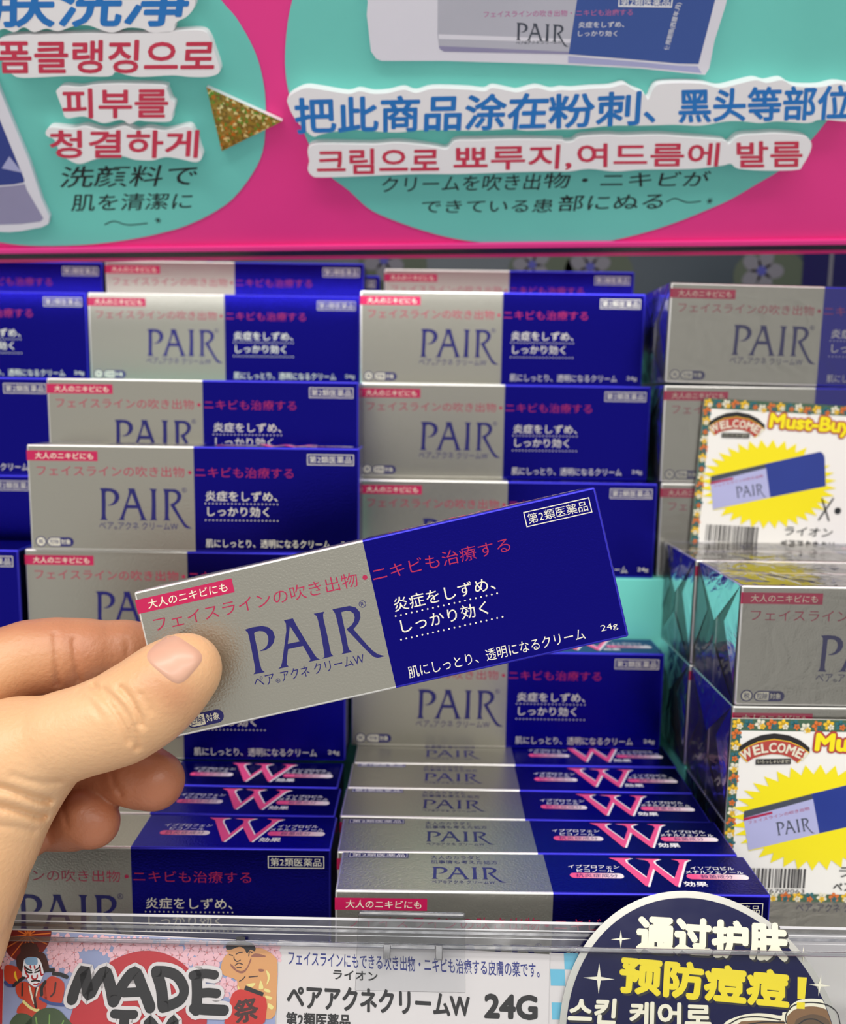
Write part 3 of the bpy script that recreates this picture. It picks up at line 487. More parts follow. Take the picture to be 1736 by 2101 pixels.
# left end
f = Flat(); rectframe(f, [(3, 12), (7, 12), (7, 34), (3, 34)], .2, .05); f.text('第2類医薬品', [(6.3, 13), (6.3, 33), (3.6, 13)], .05); pr(PRE, 'end_lettering', f, 'blue_print', le)
CARTON = box_mesh('carton', (-70, 0, 0), (70, BD, BH), None, .7, 3, 0., ['silver_foil', 'blue_foil', 'silver_fold_highlight', 'blue_fold_highlight'])
PAD = .0
def carton(loc, rz=0., label=None, top=True, end=False, parent=None, group='cartons stocked on the shelf', name='cream_carton', mw=None, rx=0., ry=0.):
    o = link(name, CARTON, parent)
    if mw is not None: o.matrix_world = mw
    else:
        o.location = [c*MM for c in loc]; o.rotation_euler = (math.radians(rx), math.radians(ry), math.radians(rz))
    if label: tag(o, label, 'box', group)
    for nm, me in PRF+(PRT if top else [])+(PRE if end else []): link(nm, me, o)
    return o
# ------------------------------------------------------------------ the setting: shelf board, back panel, riser
fl = tag(link('floor', box_mesh('floor', (-420, 236, -12), (420, 640, 0), 'shelf_white', .5)), 'white shelf board under the cartons', kind='structure')
bw = tag(link('wall_back', box_mesh('wall_back', (-352, 600, 0), (352, 606, 420), 'back_panel')), 'dark teal back panel with a flower print', kind='structure')
def flower(fl_, c, r, n, rot=0., k=5):
    for i in range(k):
        a = rot+2*math.pi*i/k; p = V3((c[0]+.55*r*math.cos(a), c[1]+.55*r*math.sin(a)))
        fl_.poly([(p.x+.48*r*(math.cos(t)*math.cos(a)-.72*math.sin(t)*math.sin(a)), p.y+.48*r*(math.cos(t)*math.sin(a)+.72*math.sin(t)*math.cos(a))) for t in np.linspace(0, 2*math.pi, 14)[:-1]], n)
    return fl_
for nm, x0 in (('wall_left', -352), ('wall_right', 346)): tag(link(nm, box_mesh(nm, (x0, 262, 0), (x0+6, 599, 420), 'shelf_white', .5)), 'pale side panel of the shelf bay', kind='structure')
wb = lambda a, b, n: (a, 600-n, b)
for i, (x, z, r) in enumerate([(230, 292, 15), (112, 293, 14), (72, 294, 13), (-30, 296, 14), (-150, 296, 14), (-260, 295, 14), (160, 330, 15), (20, 335, 14)]):
    Flat().poly(smooth(circle((x+6, z-3), r*1.7, 9, r*1.25), 3), .1).build('leaf_patch', 'wall_leaf', bw, wb)
    fo = flower(Flat(), (x, z), r, .2, .3*i).build('flower', 'wall_flower', bw, wb); Flat().poly(circle((x, z), r*.22, 12), .3).build('flower_heart', 'navy_print', fo, wb)
Flat().poly([(258, 240), (344, 240), (344, 420), (258, 420)], .4).build('navy_strip', 'disc_navy', bw, wb)
Flat().poly([(276, 240), (278.5, 240), (278.5, 420), (276, 420)], .6).build('strip_edge', 'wall_flower', bw, wb)
ri = tag(empty('display_riser', (0, 392, 0)), 'turquoise stepped riser raising the rear stacks of cartons', 'display riser')
for nm, lo, hi in (('step', (-344, 0, 0), (344, 25.5, 118.5)), ('step', (-172, -10, 0), (-30, -.2, 118.3)),
                   ('step', (-172, -10, 118.5), (-30, 25, 163.2)), ('step', (-172, 25.6, 0), (-30, 76, 208.2)), ('step', (-344, 25.6, 0), (-172.2, 76, 208.2)),
                   ('step', (-29.8, 25.6, 0), (110, 42.5, 163.3)), ('step', (-29.8, 42.7, 0), (110, 92, 208.3)), ('step', (110.2, 25.6, 0), (344, 92, 118.4)),
                   ('step', (-344, 76.2, 0), (110, 200, 228.2))):
    link(nm, box_mesh(nm, lo, hi, 'riser_teal', .4), ri)

# ------------------------------------------------------------------ loose cartons
G = 'cartons stocked on the shelf'
BOXES = [
 ((43.1, 252.9, 0), .2, 'front carton of the middle row, behind the round navy sign', 1),
 ((41.3, 276.8, 0), .6, 'second carton from the front in the flat middle row, greenish sheen on top', 1),
 ((39.7, 300.7, 0), -.6, 'third carton from the front in the flat middle row', 1),
 ((40.3, 324.7, 0), -.3, 'fourth carton from the front in the flat middle row', 1),
 ((41.0, 348.6, 0), .1, 'rearmost carton of the flat middle row, under the upright one', 1),
 ((38.3, 366.5, 45.1), -.3, 'carton standing on the flat middle row, half behind the held carton', 1),
 ((-100.9, 277.0, 0), .3, 'front carton of the left row, behind the clear rail and the wrist', 1),
 ((-102, 301.2, 0), -.3, 'second carton from the front in the left row, behind the fingertips', 1),
 ((-103.4, 325.2, 0), -.6, 'third carton from the front in the left row, under an upright one', 1),
 ((-102.8, 349.1, 0), 0, None, 1),
 ((-102.6, 349.1, 45.1), .3, 'carton on the left row, mostly hidden by thumb and held carton', 1),
 ((-101.6, 357.5, 90.2), -.4, 'carton in the left stack just above the index finger', 1),
 ((-97.6, 356.6, 135.3), .7, 'carton in the left stack with a warm sheen, above the held one', 1),
 ((-100.0, 382.4, 163.5), -.4, 'carton peeking over the warm-sheened carton in the left stack', 0),
 ((-104.6, 446.6, 208.5), 1., 'second carton from the top in the left rear stack', 0),
 ((-104.3, 470.3, 228.4), -.3, 'topmost rear carton of the left stack, close under the pink header', 0),
 ((39.2, 395.4, 118.6), -.8, 'lowest carton of the middle rear stack, partly behind the held carton', 0),
 ((37.8, 409.1, 163.7), -.3, 'middle carton of the three-high middle rear stack', 0),
 ((37.2, 425.5, 208.8), -.3, 'top carton of the three-high middle rear stack', 0),
 ((45.9, 487.6, 228.4), -.3, 'dim carton peeking out behind the middle rear stack', 0),
 ((-98.3, 515.0, 228.4), 0, 'dim carton end showing between the two rear stacks', 0),
 ((-248.6, 478, 228.4), 0, 'topmost carton at the left edge, close under the pink header', 0),
 ((-245.6, 446, 208.5), 0, 'second carton from the top at the left edge', 0),
 ((-242.6, 393.5, 163.7), 0, 'third carton from the top at the left edge', 0),
 ((-249.6, 393.5, 118.6), 0, 'fourth carton from the top at the left edge', 0),
 ((-243.0, 355, 90.2), 0, 'carton at the left edge just above the index finger', 0),
]
for loc, rz, lab, top in BOXES:
    if lab is None: continue
    carton(loc, rz, lab, bool(top))
# a low plinth carries the left-edge carton and the stack behind the hand
pl = tag(link('support_block', box_mesh('support_block', (-318, 350, 0), (-174, 391, 90), 'riser_teal', .4)), 'turquoise block under the carton at the left edge', 'display block')

# ------------------------------------------------------------------ shrink-wrapped twin packs on the right
FILM = None
def film_mesh(nd):
    bm = bmesh.new(); bmesh.ops.create_cube(bm, size=1.0)
    lo = V3((-70.5, -.5, -.02)); hi = V3((70.5, nd*BD+.5, 45.35))
    for v in bm.verts: v.co = V3([lo[i] if v.co[i] < 0 else hi[i] for i in range(3)])*MM
    bmesh.ops.bevel(bm, geom=list(bm.edges), offset=.9*MM, segments=2, affect='EDGES')
    me = bpy.data.meshes.new('film'); bm.to_mesh(me); bm.free(); me.materials.append(MATS['shrink_film'])
    return me
FILM = film_mesh(2)
def fold_mesh():
    """gathered folds of film on the left end"""
    f_ = Flat(); w2 = 2*BD
    for (a, b, c3) in (((0, 45), (w2*.5, 26), (w2, 45)), ((0, 0), (w2*.5, 17), (w2, 0)), ((0, 45), (0, 8), (w2*.3, 28)), ((w2, 45), (w2, 8), (w2*.7, 28))):
        n0 = len(f_.v); f_.v += [(a[0], a[1], .6), (b[0], b[1], 1.0), (c3[0], c3[1], .6)]; f_.f.append((n0, n0+1, n0+2))
    return f_.mesh('film_fold', 'fold_film', le)
FOLD = fold_mesh()
def pack(loc, rz, label, top=True, rear_print=False, ry=0.):
    r = tag(empty('shrink_wrapped_pack', loc), label, 'multipack', 'shrink-wrapped packs at the right'); r.rotation_euler = (0, math.radians(ry), math.radians(rz))
    for k in range(2): carton((0, k*BD+.0, .1), 0, None, top, True, r, name='carton')
    link('film', FILM, r); link('film_fold', FOLD, r)
    return r
RX, RY = 184.8, 300.6
pack((RX, RY, 0), 0, 'wrapped pack at the bottom right, lowest behind the large promo card')
pack((RX+.3, RY, 45.5), 0, 'wrapped pack in the lower right stack, behind the top of the promo card')
pack((RX+.6, RY-.3, 91.), 0, 'topmost front pack of the lower right stack, brownish silver face')
for k, lab in enumerate(('rear wrapped pack at the foot of the lower right stack, mostly hidden', 'rear wrapped pack halfway up the lower right stack', 'rear wrapped pack on top of the lower right stack, before the upper card')):
    if k: pack((RX-.6, RY+48.6 if k < 2 else RY+48.3, 45.5*k), 0, lab)
    else: tag(link('support_block', box_mesh('support_block', (-70, 0, 0), (70, 40, 45), 'riser_teal', .4)), 'turquoise block under the rear packs at the right', 'display block').location = (RX*MM, (RY+49)*MM, 0)
pack((181.6, 397.4, 118.6), 0, 'lowest wrapped pack of the upper right stack, behind the upper promo card', False)
pack((180.9, 397.2, 164.1), 0, 'middle wrapped pack of the upper right stack, above the upper promo card', False)
pack((180.8, 396.6, 209.6), -.4, 'topmost wrapped pack at the upper right, plain silver face showing', False, ry=0.8)

# ------------------------------------------------------------------ promo cards
def promo(loc, rot, label):
    P = DATA['promo']; W_, H_ = 98., 72.
    r = tag(empty('promo_card', loc), label, 'price card', 'promo cards on the right-hand packs'); r.rotation_euler = (math.radians(90), math.radians(rot), 0)
    link('card', Flat().prism([(0, -H_), (W_, -H_), (W_, 0), (0, 0)], -.5, 0).mesh('card', 'paper_white'), r)
    z = .05
    Flat().poly([(0, -H_), (3.4, -H_), (3.4, -4.6), (W_, -4.6), (W_, 0), (0, 0)], z).build('pattern_border', 'green_leaf', r)
    Flat().poly([(3.4, -H_), (W_, -H_), (W_, -H_+3.2), (3.4, -H_+3.2)], z).build('pattern_border', 'green_leaf', r)
    rr = random.Random(5); spots = [(x, -2.3+rr.uniform(-1, 1)) for x in np.arange(2, W_, 4.2)]+[(1.7+rr.uniform(-.6, .6), -y) for y in np.arange(6, H_, 4.3)]+[(x, -H_+1.5) for x in np.arange(6, W_, 4.6)]
    for m_, k in (('gold_print', 0), ('teal_leaf', 1), ('cream_print', 2), ('orange_print', 3)):
        f_ = Flat()
        for i, (x, y) in enumerate(spots):
            x = min(max(x, 1.9), W_-2); y = min(max(y, -H_+2), -2)
            if i % 4 == k: flower(f_, (x, y), 2.0, z+.03+.01*k, i)
            elif (i+2) % 4 == k: flower(f_, (min(x+.9, W_-1.2) if i < 24 else x, max(min(y-.9, -1), -H_+1.2)), 1.2, z+.08+.01*k, i*.7)
        f_.build('pattern_blossoms', m_, r)
    z = .2
    Flat().poly(P['archtop'], z).build('arch_shadow', 'black_print', r)
    f_ = Flat().poly([(x, y) for x, y in P['arch']], z+.03); a_ = f_.build('arch_rim', 'gold_print', r)
    cx = sum(p[0] for p in P['arch'])/len(P['arch']); cy = sum(p[1] for p in P['arch'])/len(P['arch'])
    Flat().poly([(cx+(x-cx)*.965, cy+(y-cy)*.93) for x, y in P['arch']], z+.06).build('arch', 'brick_print', r)
    f_ = Flat(); word = 'WELCOME!'; (x0, y0), (x1, y1), (x2, y2) = [(4.2, -14.6), (16.2, -11.0), (28.2, -14.6)]
    Rr = ((x2-x0)/2)**2/(2*(y1-y0))+(y1-y0)/2; ccx = 16.2; ccy = y1-Rr; th = math.asin((x2-x0)/2/Rr); wd = [1.5, .95, .9, 1, 1.05, 1.2, .9, .5]; tot = sum(wd); acc = 0
    for ch, ww in zip(word, wd):
        a0 = -th+2*th*acc/tot; a1 = -th+2*th*(acc+ww*.88)/tot; acc += ww; am = (a0+a1)/2
        t_ = V3((math.cos(am), -math.sin(am))); n_ = V3((math.sin(am), math.cos(am))); c0 = V3((ccx+(Rr-1.7)*math.sin(am), ccy+(Rr-1.7)*math.cos(am))); hw = (a1-a0)*Rr/2
        lb = c0-t_*hw; rb = c0+t_*hw; lt = lb+n_*3.7; f_.text(ch, [tuple(lb), tuple(rb), tuple(lt)], z+.1, .03)
    f_.build('arch_lettering', 'cream_print', r)
    Flat().poly([(9.6, -17.6), (22.6, -17.2), (22.5, -15.0), (9.6, -15.4)], z+.13).build('greeting_plate', 'black_print', r)
    Flat().text('いらっしゃいませ!', [(10.3, -17.1), (22.0, -16.8), (10.3, -15.7)], z+.16).build('greeting_lettering', 'cream_print', r)
    q = [(30.8, -14.0), (69.2, -14.6), (31.2, -5.0)]
    f_ = Flat()
    for dx in np.linspace(0, 2*math.pi, 13)[:-1]: f_.text('Must-Buy', [(x+.75*math.cos(dx), y+.75*math.sin(dx)) for x, y in q], z+.0+.003*dx, .05)
    f_.build('slogan_outline', 'brick_print', r); Flat().text('Must-Buy', q, z+.1, .05).build('slogan_lettering', 'burst_yellow', r)
    (bx0, by0) = P['burst'][0]; rx = 32.; ry_ = 21.; pts = []
    for i in range(72):
        a = 2*math.pi*i/72; k = 1. if i % 2 == 0 else .82; pts.append((bx0+rx*k*math.cos(a), by0+ry_*k*math.sin(a)))
    Flat().poly(pts, z).build('starburst', 'burst_yellow', r)
    Flat().poly(P['boxtop'], z+.05).build('pictured_carton_top', 'photo_charcoal', r)
    Flat().poly(P['boxs'], z+.05).build('pictured_carton_silver', 'photo_mist', r); Flat().poly(P['boxb'], z+.05).build('pictured_carton_blue', 'photo_navy', r)
    pair_logo(Flat(), z+.09, P['bpair']).build('pictured_logo', 'photo_charcoal', r)
    Flat().poly(P['bband'], z+.09).text('フェイスラインの吹き出物', P['btag'], z+.09).build('pictured_tagline', 'crimson_print', r)
    f_ = Flat()
    for s_ in P['x']: f_.stroke(s_, .8, z)
    f_.poly(circle(P['dot'][0], 1.6), z).text('ライオン', P['lion'], z, .01, .1).text('ペアアクネクリームW', P['prod'], z, .02, .1); f_.build('handwriting', 'black_ink', r)
    f_ = Flat(); x = 6.8; rr = random.Random(3)
    while x < 31.4:
        wd_ = rr.choice((.3, .3, .55, .8)); f_.poly([(x, -66.4), (x+wd_, -66.4), (x+wd_, -58.6), (x, -58.6)], z); x += wd_+rr.choice((.25, .4, .65))
    f_.text('0076709063', [(12.2, -68.5), (31.4, -68.5), (12.2, -66.9)], z); f_.build('barcode', 'bar_print', r)
    return r
promo((128.75, 394.8, 203.6), 2.4, 'white Must-Buy promo card with a yellow starburst, upper of two')
promo((114.3, 298.6, 86.6), 0, 'large white Must-Buy promo card by the round navy sign, lower of two')
# ------------------------------------------------------------------ pink header sign
S = DATA['sign']; O_, u_, v_ = DATA['sign_frame']
hs = tag(frame_empty('header_sign', O_, u_, v_), 'pink header sign with turquoise paper discs and foam cut-out lettering', 'sign')
link('panel', Flat().prism([(-345, 0), (345, 0), (345, 215), (-345, 215)], -4, 0).mesh('panel', 'sign_pink'), hs)
link('lip', box_mesh('lip', (-345, -2.6, -4), (345, -.1, 2.2), 'sign_pink', .5), hs)
link('channel', box_mesh('channel', (-345, -7.2, -8), (345, -2.7, -2), 'dark_channel', .5), hs)
link('channel_edge', box_mesh('channel_edge', (-345, -9.3, -7.5), (345, -7.3, -2.5), 'pink_edge', .4), hs)
dl = Flat().prism(smooth(S['disc_l'], 3), .02, .5).build('paper_disc', 'sign_teal', hs)
dr = Flat().prism(smooth(S['disc_r'], 3), .02, .5).build('paper_disc', 'sign_teal', hs)
TF = 5.5
def board(key, texts, m, off, lab):
    b = Flat().prism(smooth(S[key], 4), .5, .5+TF).build('letter_board', 'foam_white', hs); tag(b, lab)
    f_ = Flat()
    for body, q in texts: f_.text(body, q, .56+TF, off)
    f_.build('marker_lettering', m, b); return b
board('b1', [('肤洗净', S['b1t'])], 'marker_blue', .028, 'white foam strip with blue Chinese lettering at the top left')
board('b2', [('폼클랭징으로', S['b2t'])], 'marker_red', .024, 'white foam strip reading six red Korean syllables')
board('b3', [('피부를', S['b3t'])], 'marker_red', .024, 'small white foam strip with three red Korean syllables')
board('b4', [('청결하게', S['b4t'])], 'marker_red', .024, 'white foam strip with four red Korean syllables')
board('b5', list(zip(('把此商品涂在', '粉刺', '、黑头等部位'), S['b5t'])), 'marker_blue', .026, 'long white foam strip with blue Chinese lettering')
board('b6', list(zip(('크림으로', '뾰루지,', '여드름에', '발름'), S['b6t'])), 'marker_red', .022, 'long white foam strip with red Korean lettering')
n = .58
f_ = Flat().text('洗顔料で', S['k1'], n, .006, .15).text('肌を清潔に', S['k2'], n, .006, .15).stroke(S['k3'], .5, n)
(ax, ay) = S['k4'][0]
for a in (0, 1.05, 2.1): f_.stroke([(ax-1.3*math.cos(a), ay-1.3*math.sin(a)), (ax+1.3*math.cos(a), ay+1.3*math.sin(a))], .4, n)
f_.build('handwriting', 'black_ink', dl)
f_ = Flat().text('クリームを吹き出', S['k5'][0], n, .006, .12).text('物・ニキビが', S['k5'][1], n, .006, .12).text('できている患', S['k6'][0], n, .006, .12).text('部にぬる', S['k6'][1], n, .006, .12).stroke(S['k7'], .5, n)
(ax, ay) = S['k8'][0]
for a in (0, 1.05, 2.1): f_.stroke([(ax-1.3*math.cos(a), ay-1.3*math.sin(a)), (ax+1.3*math.cos(a), ay+1.3*math.sin(a))], .4, n)
f_.build('handwriting', 'black_ink', dr)
t = Flat().prism(S['tri'], .5, 3.6).build('arrow_board', 'foam_white', hs)
Flat().poly(S['tri'], 3.66).build('hologram_face', 'hologram_gold', t)
# tube cut-outs
tl = Flat().prism(S['tl'], .5, 3.0).build('tube_cutout', 'photo_white', hs)
Flat().poly(S['tl_blue'], 3.05).build('pictured_tube', 'photo_navy', tl); Flat().poly(S['tl_cap'], 3.05).build('pictured_cap', 'photo_lilac', tl)
(ax, ay) = S['tl_blue'][1]; Flat().poly([(ax-6, ay-22), (ax+2.2, ay-24), (ax-1, ay-17)], 3.1).build('pictured_lettering', 'photo_mist', tl)
tr_ = Flat().prism(S['tr'], .5, 3.0).build('tube_cutout', 'photo_white', hs)
Flat().poly(S['tr_sil'], 3.05).build('pictured_tube', 'photo_silver', tr_); Flat().poly(S['tr_blue'], 3.05).build('pictured_tube', 'photo_blue', tr_); Flat().poly(S['tr_refl'], 3.05).build('pictured_mirror_image', 'photo_mist', tr_)
Flat().poly(S['tr_dark'], 3.08).build('pictured_shading', 'photo_lilac', tr_); Flat().poly(S['tr_light'], 3.08).build('pictured_gleam', 'photo_white', tr_)
n = 3.1
f_ = Flat().text('フェイスラインの吹き出物・', S['tr_tag'], n, .006).text('ニキビも治療する', S['tr_tag2'], n, .006); f_.build('pictured_tagline', 'photo_rose', tr_)
f_ = pair_logo(Flat(), n, S['tr_pair']).text('ペア®アクネ クリームW', S['tr_name'], n, .008); f_.build('pictured_logo', 'photo_charcoal', tr_)
f_ = Flat().text('炎症をしずめ、', S['tr_e1'], n, .008).text('しっかり効く', S['tr_e2'], n, .008).text('第2類医薬品', S['tr_ft'], n, .008).text('使用期限(西暦年.月)', S['tr_v'], n, .008)
rectframe(f_, S['tr_fr'], .5, n); f_.build('pictured_lettering', 'white_print', tr_)

# ------------------------------------------------------------------ price rail, cards, round sign
K = DATA['card']; O_, u_, v_ = DATA['card_frame']
def cframe(name, label, cat): return tag(frame_empty(name, O_, u_, v_), label, cat)
rail = cframe('price_rail', 'clear acrylic price rail along the shelf front', 'price rail')
link('back_lip', box_mesh('back_lip', (-330, -6.6, -3.4), (330, .4, -2.3), 'acrylic_lip', .4), rail)
for v0_, v1_, n_ in ((-.25, .55, 'acrylic_highlight'), (-2.3, -1.9, 'acrylic_highlight'), (-3.6, -2.7, 'acrylic_edge'), (-4.5, -4.25, 'acrylic_highlight')): link('highlight_streak', box_mesh('highlight_streak', (-330, v0_, -2.25), (330, v1_, -1.7), n_, .1), rail)  # thin bars added to imitate highlight streaks along the clear lip
link('back_pane', box_mesh('back_pane', (-330, -52, -3.2), (330, -6.7, -2.6), 'clear_acrylic', .2), rail)
link('front_edge', box_mesh('front_edge', (-330, -7.6, 2.1), (330, -6.2, 3.5), 'acrylic_edge', .4), rail)
link('front_pane', box_mesh('front_pane', (-330, -52, 2.3), (330, -7.7, 3.1), 'clear_acrylic', .2), rail)
link('foot_bar', box_mesh('foot_bar', (-330, -54, -3.4), (330, -52.2, 3.4), 'acrylic_edge', .4), rail)
def card_base(r, q, m='card_white', n=0.): return link('card', Flat().prism(q, n-.3, n).mesh('card', m), r)
ic = cframe('price_card', 'white price card with large black and navy Japanese product lettering', 'price card'); card_base(ic, K['info'])
Flat().text('フェイスラインにもできる吹き出物・ニキビも治療する皮膚の薬です。', K['i1'], .06, .012).build('headline_lettering', 'navy_print', ic)
Flat().text('ライオン', K['i2'], .06, .022).text('ペアアクネクリームW', K['i3'], .06, .032).text('24G', K['i3b'], .06, .045).text('第2類医薬品', K['i4'], .06, .03).build('product_lettering', 'black_print', ic)
rc = cframe('price_card', 'red card edge at the far left of the clear rail', 'price card'); card_base(rc, K['red'], 'sun_print')
cc = cframe('price_card', 'blue and white checked card between price card and round sign', 'price card'); card_base(cc, K['check'], 'card_white', -.5)
(x0, y0), (x1, y1) = K['check'][0], K['check'][2]
f_ = Flat(); st = 4.4
for i in range(3):
    for j in range(12):
        if (i+j) % 2: f_.poly([(x0+i*st, y0-j*st-st), (x0+i*st+st, y0-j*st-st), (x0+i*st+st, y0-j*st), (x0+i*st, y0-j*st)], -.42)
f_.build('check_pattern', 'aqua_print', cc)
# illustrated MADE IN card
mc = cframe('picture_card', 'illustrated card reading MADE IN with kabuki actor, wrestler and cherry blossom', 'picture card'); card_base(mc, K['made'], 'card_white')
P_ = lambda polys, m, nm, n: [Flat().poly(smooth(p, 3), n).build(nm, m, mc) for p in polys]
def strokes(ls, wd, m, nm, n):
    f_ = Flat()
    for l in ls: f_.stroke(l, wd, n)
    return f_.build(nm, m, mc)
q = K['made']; Flat().poly([(q[0][0]+.4, q[0][1]-.4), (q[1][0]-.4, q[1][1]-.2), q[2], q[3]], .04).build('sky_print', 'sky_print', mc)
f_ = Flat(); g_ = Flat()
for i, c in enumerate(K['blossom']):
    rr = 1.7+.8*((i*37) % 10)/10; top_ = q[0][1]+(q[1][1]-q[0][1])*(c[0]-q[0][0])/(q[1][0]-q[0][0])-.5; c = (c[0], min(c[1], top_-rr)); flower(f_, c, rr, .08+.002*i, i*.9); g_.poly(circle(c, rr*.15, 8), .2)
    flower(f_, (c[0]+2.2*math.cos(i*2.), min(c[1]+2.2*math.sin(i*2.), top_-rr*.75)), rr*.75, .07+.0002*i, i)
f_.build('blossom_print', 'blossom_print', mc); g_.build('blossom_hearts', 'blossom_heart', mc)
(ux, uy), (ux2, _) = K['umb']; ur = ux2-ux
clip = [(x, min(y, q[0][1]-.4)) for x, y in circle((ux, uy), ur, 40)]; clip = [(max(x, q[0][0]+.5), y) for x, y in clip]
Flat().poly(clip, .22).build('umbrella', 'umbrella_print', mc)
f_ = Flat()
for i in range(14):
    a = 2*math.pi*i/14+.1; e = (ux+ur*.95*math.cos(a), uy+ur*.95*math.sin(a))
    if e[1] > q[0][1]-.6: k = (q[0][1]-.6-uy)/(e[1]-uy); e = (ux+(e[0]-ux)*k, uy+(e[1]-uy)*k)
    if e[0] < q[0][0]+.6: k = (q[0][0]+.6-ux)/(e[0]-ux); e = (ux+(e[0]-ux)*k, uy+(e[1]-uy)*k)
    f_.stroke([(ux, uy), e], .35, .25)
f_.build('umbrella_ribs', 'orange_print', mc)
(sx, sy), (sx2, _) = K['sun']; Flat().poly(circle((sx, sy), sx2-sx, 60), .24).build('red_sun', 'sun_print', mc)
P_(K['robe'], 'vermilion_print', 'robe', .30); strokes(K['collar'], .55, 'maroon_print', 'robe_folds', .33); P_(K['lapel'], 'cream_print', 'lapel', .34)
strokes(K['stripe'], 1.0, 'black_print', 'cord', .33); strokes(K['blue'], .8, 'indigo_print', 'robe_hem', .33); strokes([K['sash']], .7, 'straw_print', 'sash', .34); P_([K['moon']], 'gold_print', 'crescent', .34)
P_([K['hair']], 'maroon_print', 'actor_hair', .36); P_([K['face']], 'white_print', 'actor_face', .38); P_([K['cap']], 'skyblue_print', 'actor_cap', .40)
strokes(K['brow'], .42, 'black_print', 'actor_brows', .42); strokes(K['kuma'], .45, 'sun_print', 'actor_makeup', .41)
P_(K['leaf'], 'green_print', 'pine', .36); strokes(K['vein'], .4, 'lime_print', 'pine_needles', .38)
P_([K['sumo_body']], 'tan_print', 'wrestler_body', .30); P_([K['sumo_head']], 'tan_print', 'wrestler_head', .33); P_(K['sumo_shade'], 'brown_shade', 'wrestler_shade', .35); P_([K['sumo_hair']], 'black_print', 'wrestler_hair', .36); strokes(K['sumo_line'], .3, 'maroon_print', 'wrestler_lines', .37)
P_(K['paper'], 'straw_print', 'paper_streamer', .38); P_([K['lantern']], 'lantern_print', 'lantern', .40); Flat().poly(K['lantern_top'], .42).build('lantern_cap', 'black_print', mc); Flat().text('祭', K['lantern_mark'], .43, .03).build('lantern_mark', 'maroon_print', mc)
sc = K['letters']
f_ = Flat(); g_ = Flat()
for i, (l, wd) in enumerate(zip(sc, K['letw'])): f_.stroke(l, wd*.0262+2.0, .46+.004*i, 4); g_.stroke(l, wd*.0262, .54+.004*i, 4)
f_.build('title_outline', 'card_white', mc); g_.build('title_lettering', 'black_print', mc)
# round navy sign
rs = cframe('round_sign', 'round navy sign with silver rim, yellow and white Chinese and Korean lettering', 'sign')
dc, R_ = (82.2, -31.8), 41.8
link('rim', Flat().prism(circle(dc, R_, 96), .5, 1.0).mesh('rim', 'disc_silver'), rs)
link('face', Flat().prism(circle(dc, R_-2.0, 96), 1.0, 1.08).mesh('face', 'disc_navy'), rs)
n = 1.14
sh = lambda q, dx=.5, dy=-.6: [(x+dx, y+dy) for x, y in q]
f_ = Flat()
for b_, k, of in (('通过护肤', 'dt1', .055), ('预防痘痘', 'dt2', .05), ('스킨', 'dt3', .04), ('케어로', 'dt3b', .04)): f_.text(b_, sh(K[k]), n, of)
f_.build('lettering_shadow', 'black_print', rs)
f_ = Flat().text('通过护肤', K['dt1'], n+.06, .055).text('스킨', K['dt3'], n+.06, .04).text('케어로', K['dt3b'], n+.06, .04)
for c, t_, r_ in K['stars']:
    c = V3(c); a = V3(t_)-c; b_ = V3(r_)-c
    f_.poly([tuple(c+a), tuple(c+(a+b_)*.12), tuple(c+b_), tuple(c+(b_-a)*.12), tuple(c-a), tuple(c-(a+b_)*.12), tuple(c-b_), tuple(c+(a-b_)*.12)], n+.06)
f_.build('white_lettering', 'cream_print', rs)
_b = [V3(p) for p in K['dt2b']]; _u = (_b[1]-_b[0]).normalized(); _w = _b[2]-_b[0]; _m = (_b[0]+_b[1])*.5
bang = [tuple(_m+_w*a+_u*b) for a, b in ((.3, -1.1), (.3, 1.1), (1., 1.4), (1., -1.4))]; bang2 = [tuple(_m+_w*a+_u*b) for a, b in ((0, -1.2), (0, 1.2), (.2, 1.2), (.2, -1.2))]
Flat().text('预防痘痘', K['dt2'], n+.06, .05).poly(bang, n+.06).poly(bang2, n+.06).build('yellow_lettering', 'yellow_print', rs)
lim = lambda l: [((x, y) if (V3((x, y))-V3(dc)).length < R_-2.2 else tuple(V3(dc)+(V3((x, y))-V3(dc)).normalized()*(R_-2.2))) for x, y in l]
for l in K['hair_w']: Flat().poly(lim(smooth(l, 3)), n+.02).build('hair_outline', 'cream_print', rs)
for l in K['hair_b']: Flat().poly(lim(smooth(l, 3)), n+.04).build('hair_curl', 'hair_brown', rs)
Flat().poly(lim(smooth(K['hair_d'], 3)), n+.05).build('hair_shade', 'hair_dark', rs)
f_ = Flat()
for l in K['hair_l']: f_.stroke(l, .35, n+.055)
f_.build('hair_lines', 'black_print', rs)
# clear clip hung over the rail
cl = cframe('sign_clip', 'clear plastic clip hooked over the price rail above the price card', 'clip')
(x0, y0), (x1, y1) = (K['clip'][0][0], K['clip'][2][1]), (K['clip'][1][0], K['clip'][0][1])
link('hook', box_mesh('hook', (x0, 1.2, -4.2), (x1, 2.6, 4.8), 'acrylic_edge', .5), cl); link('plate', box_mesh('plate', (x0, y1-16, 4.0), (x1, 1.1, 4.8), 'clear_acrylic', .2), cl)
link('slot', box_mesh('slot', (x0+10, -7.6, 4.85), (x1-9, -6.6, 5.6), 'acrylic_edge', .2), cl)
for xx in (x0+8, x1-9): link('peg', box_mesh('peg', (xx, -10.4, 4.85), (xx+2.2, -6.4, 6.0), 'acrylic_edge', .3), cl)

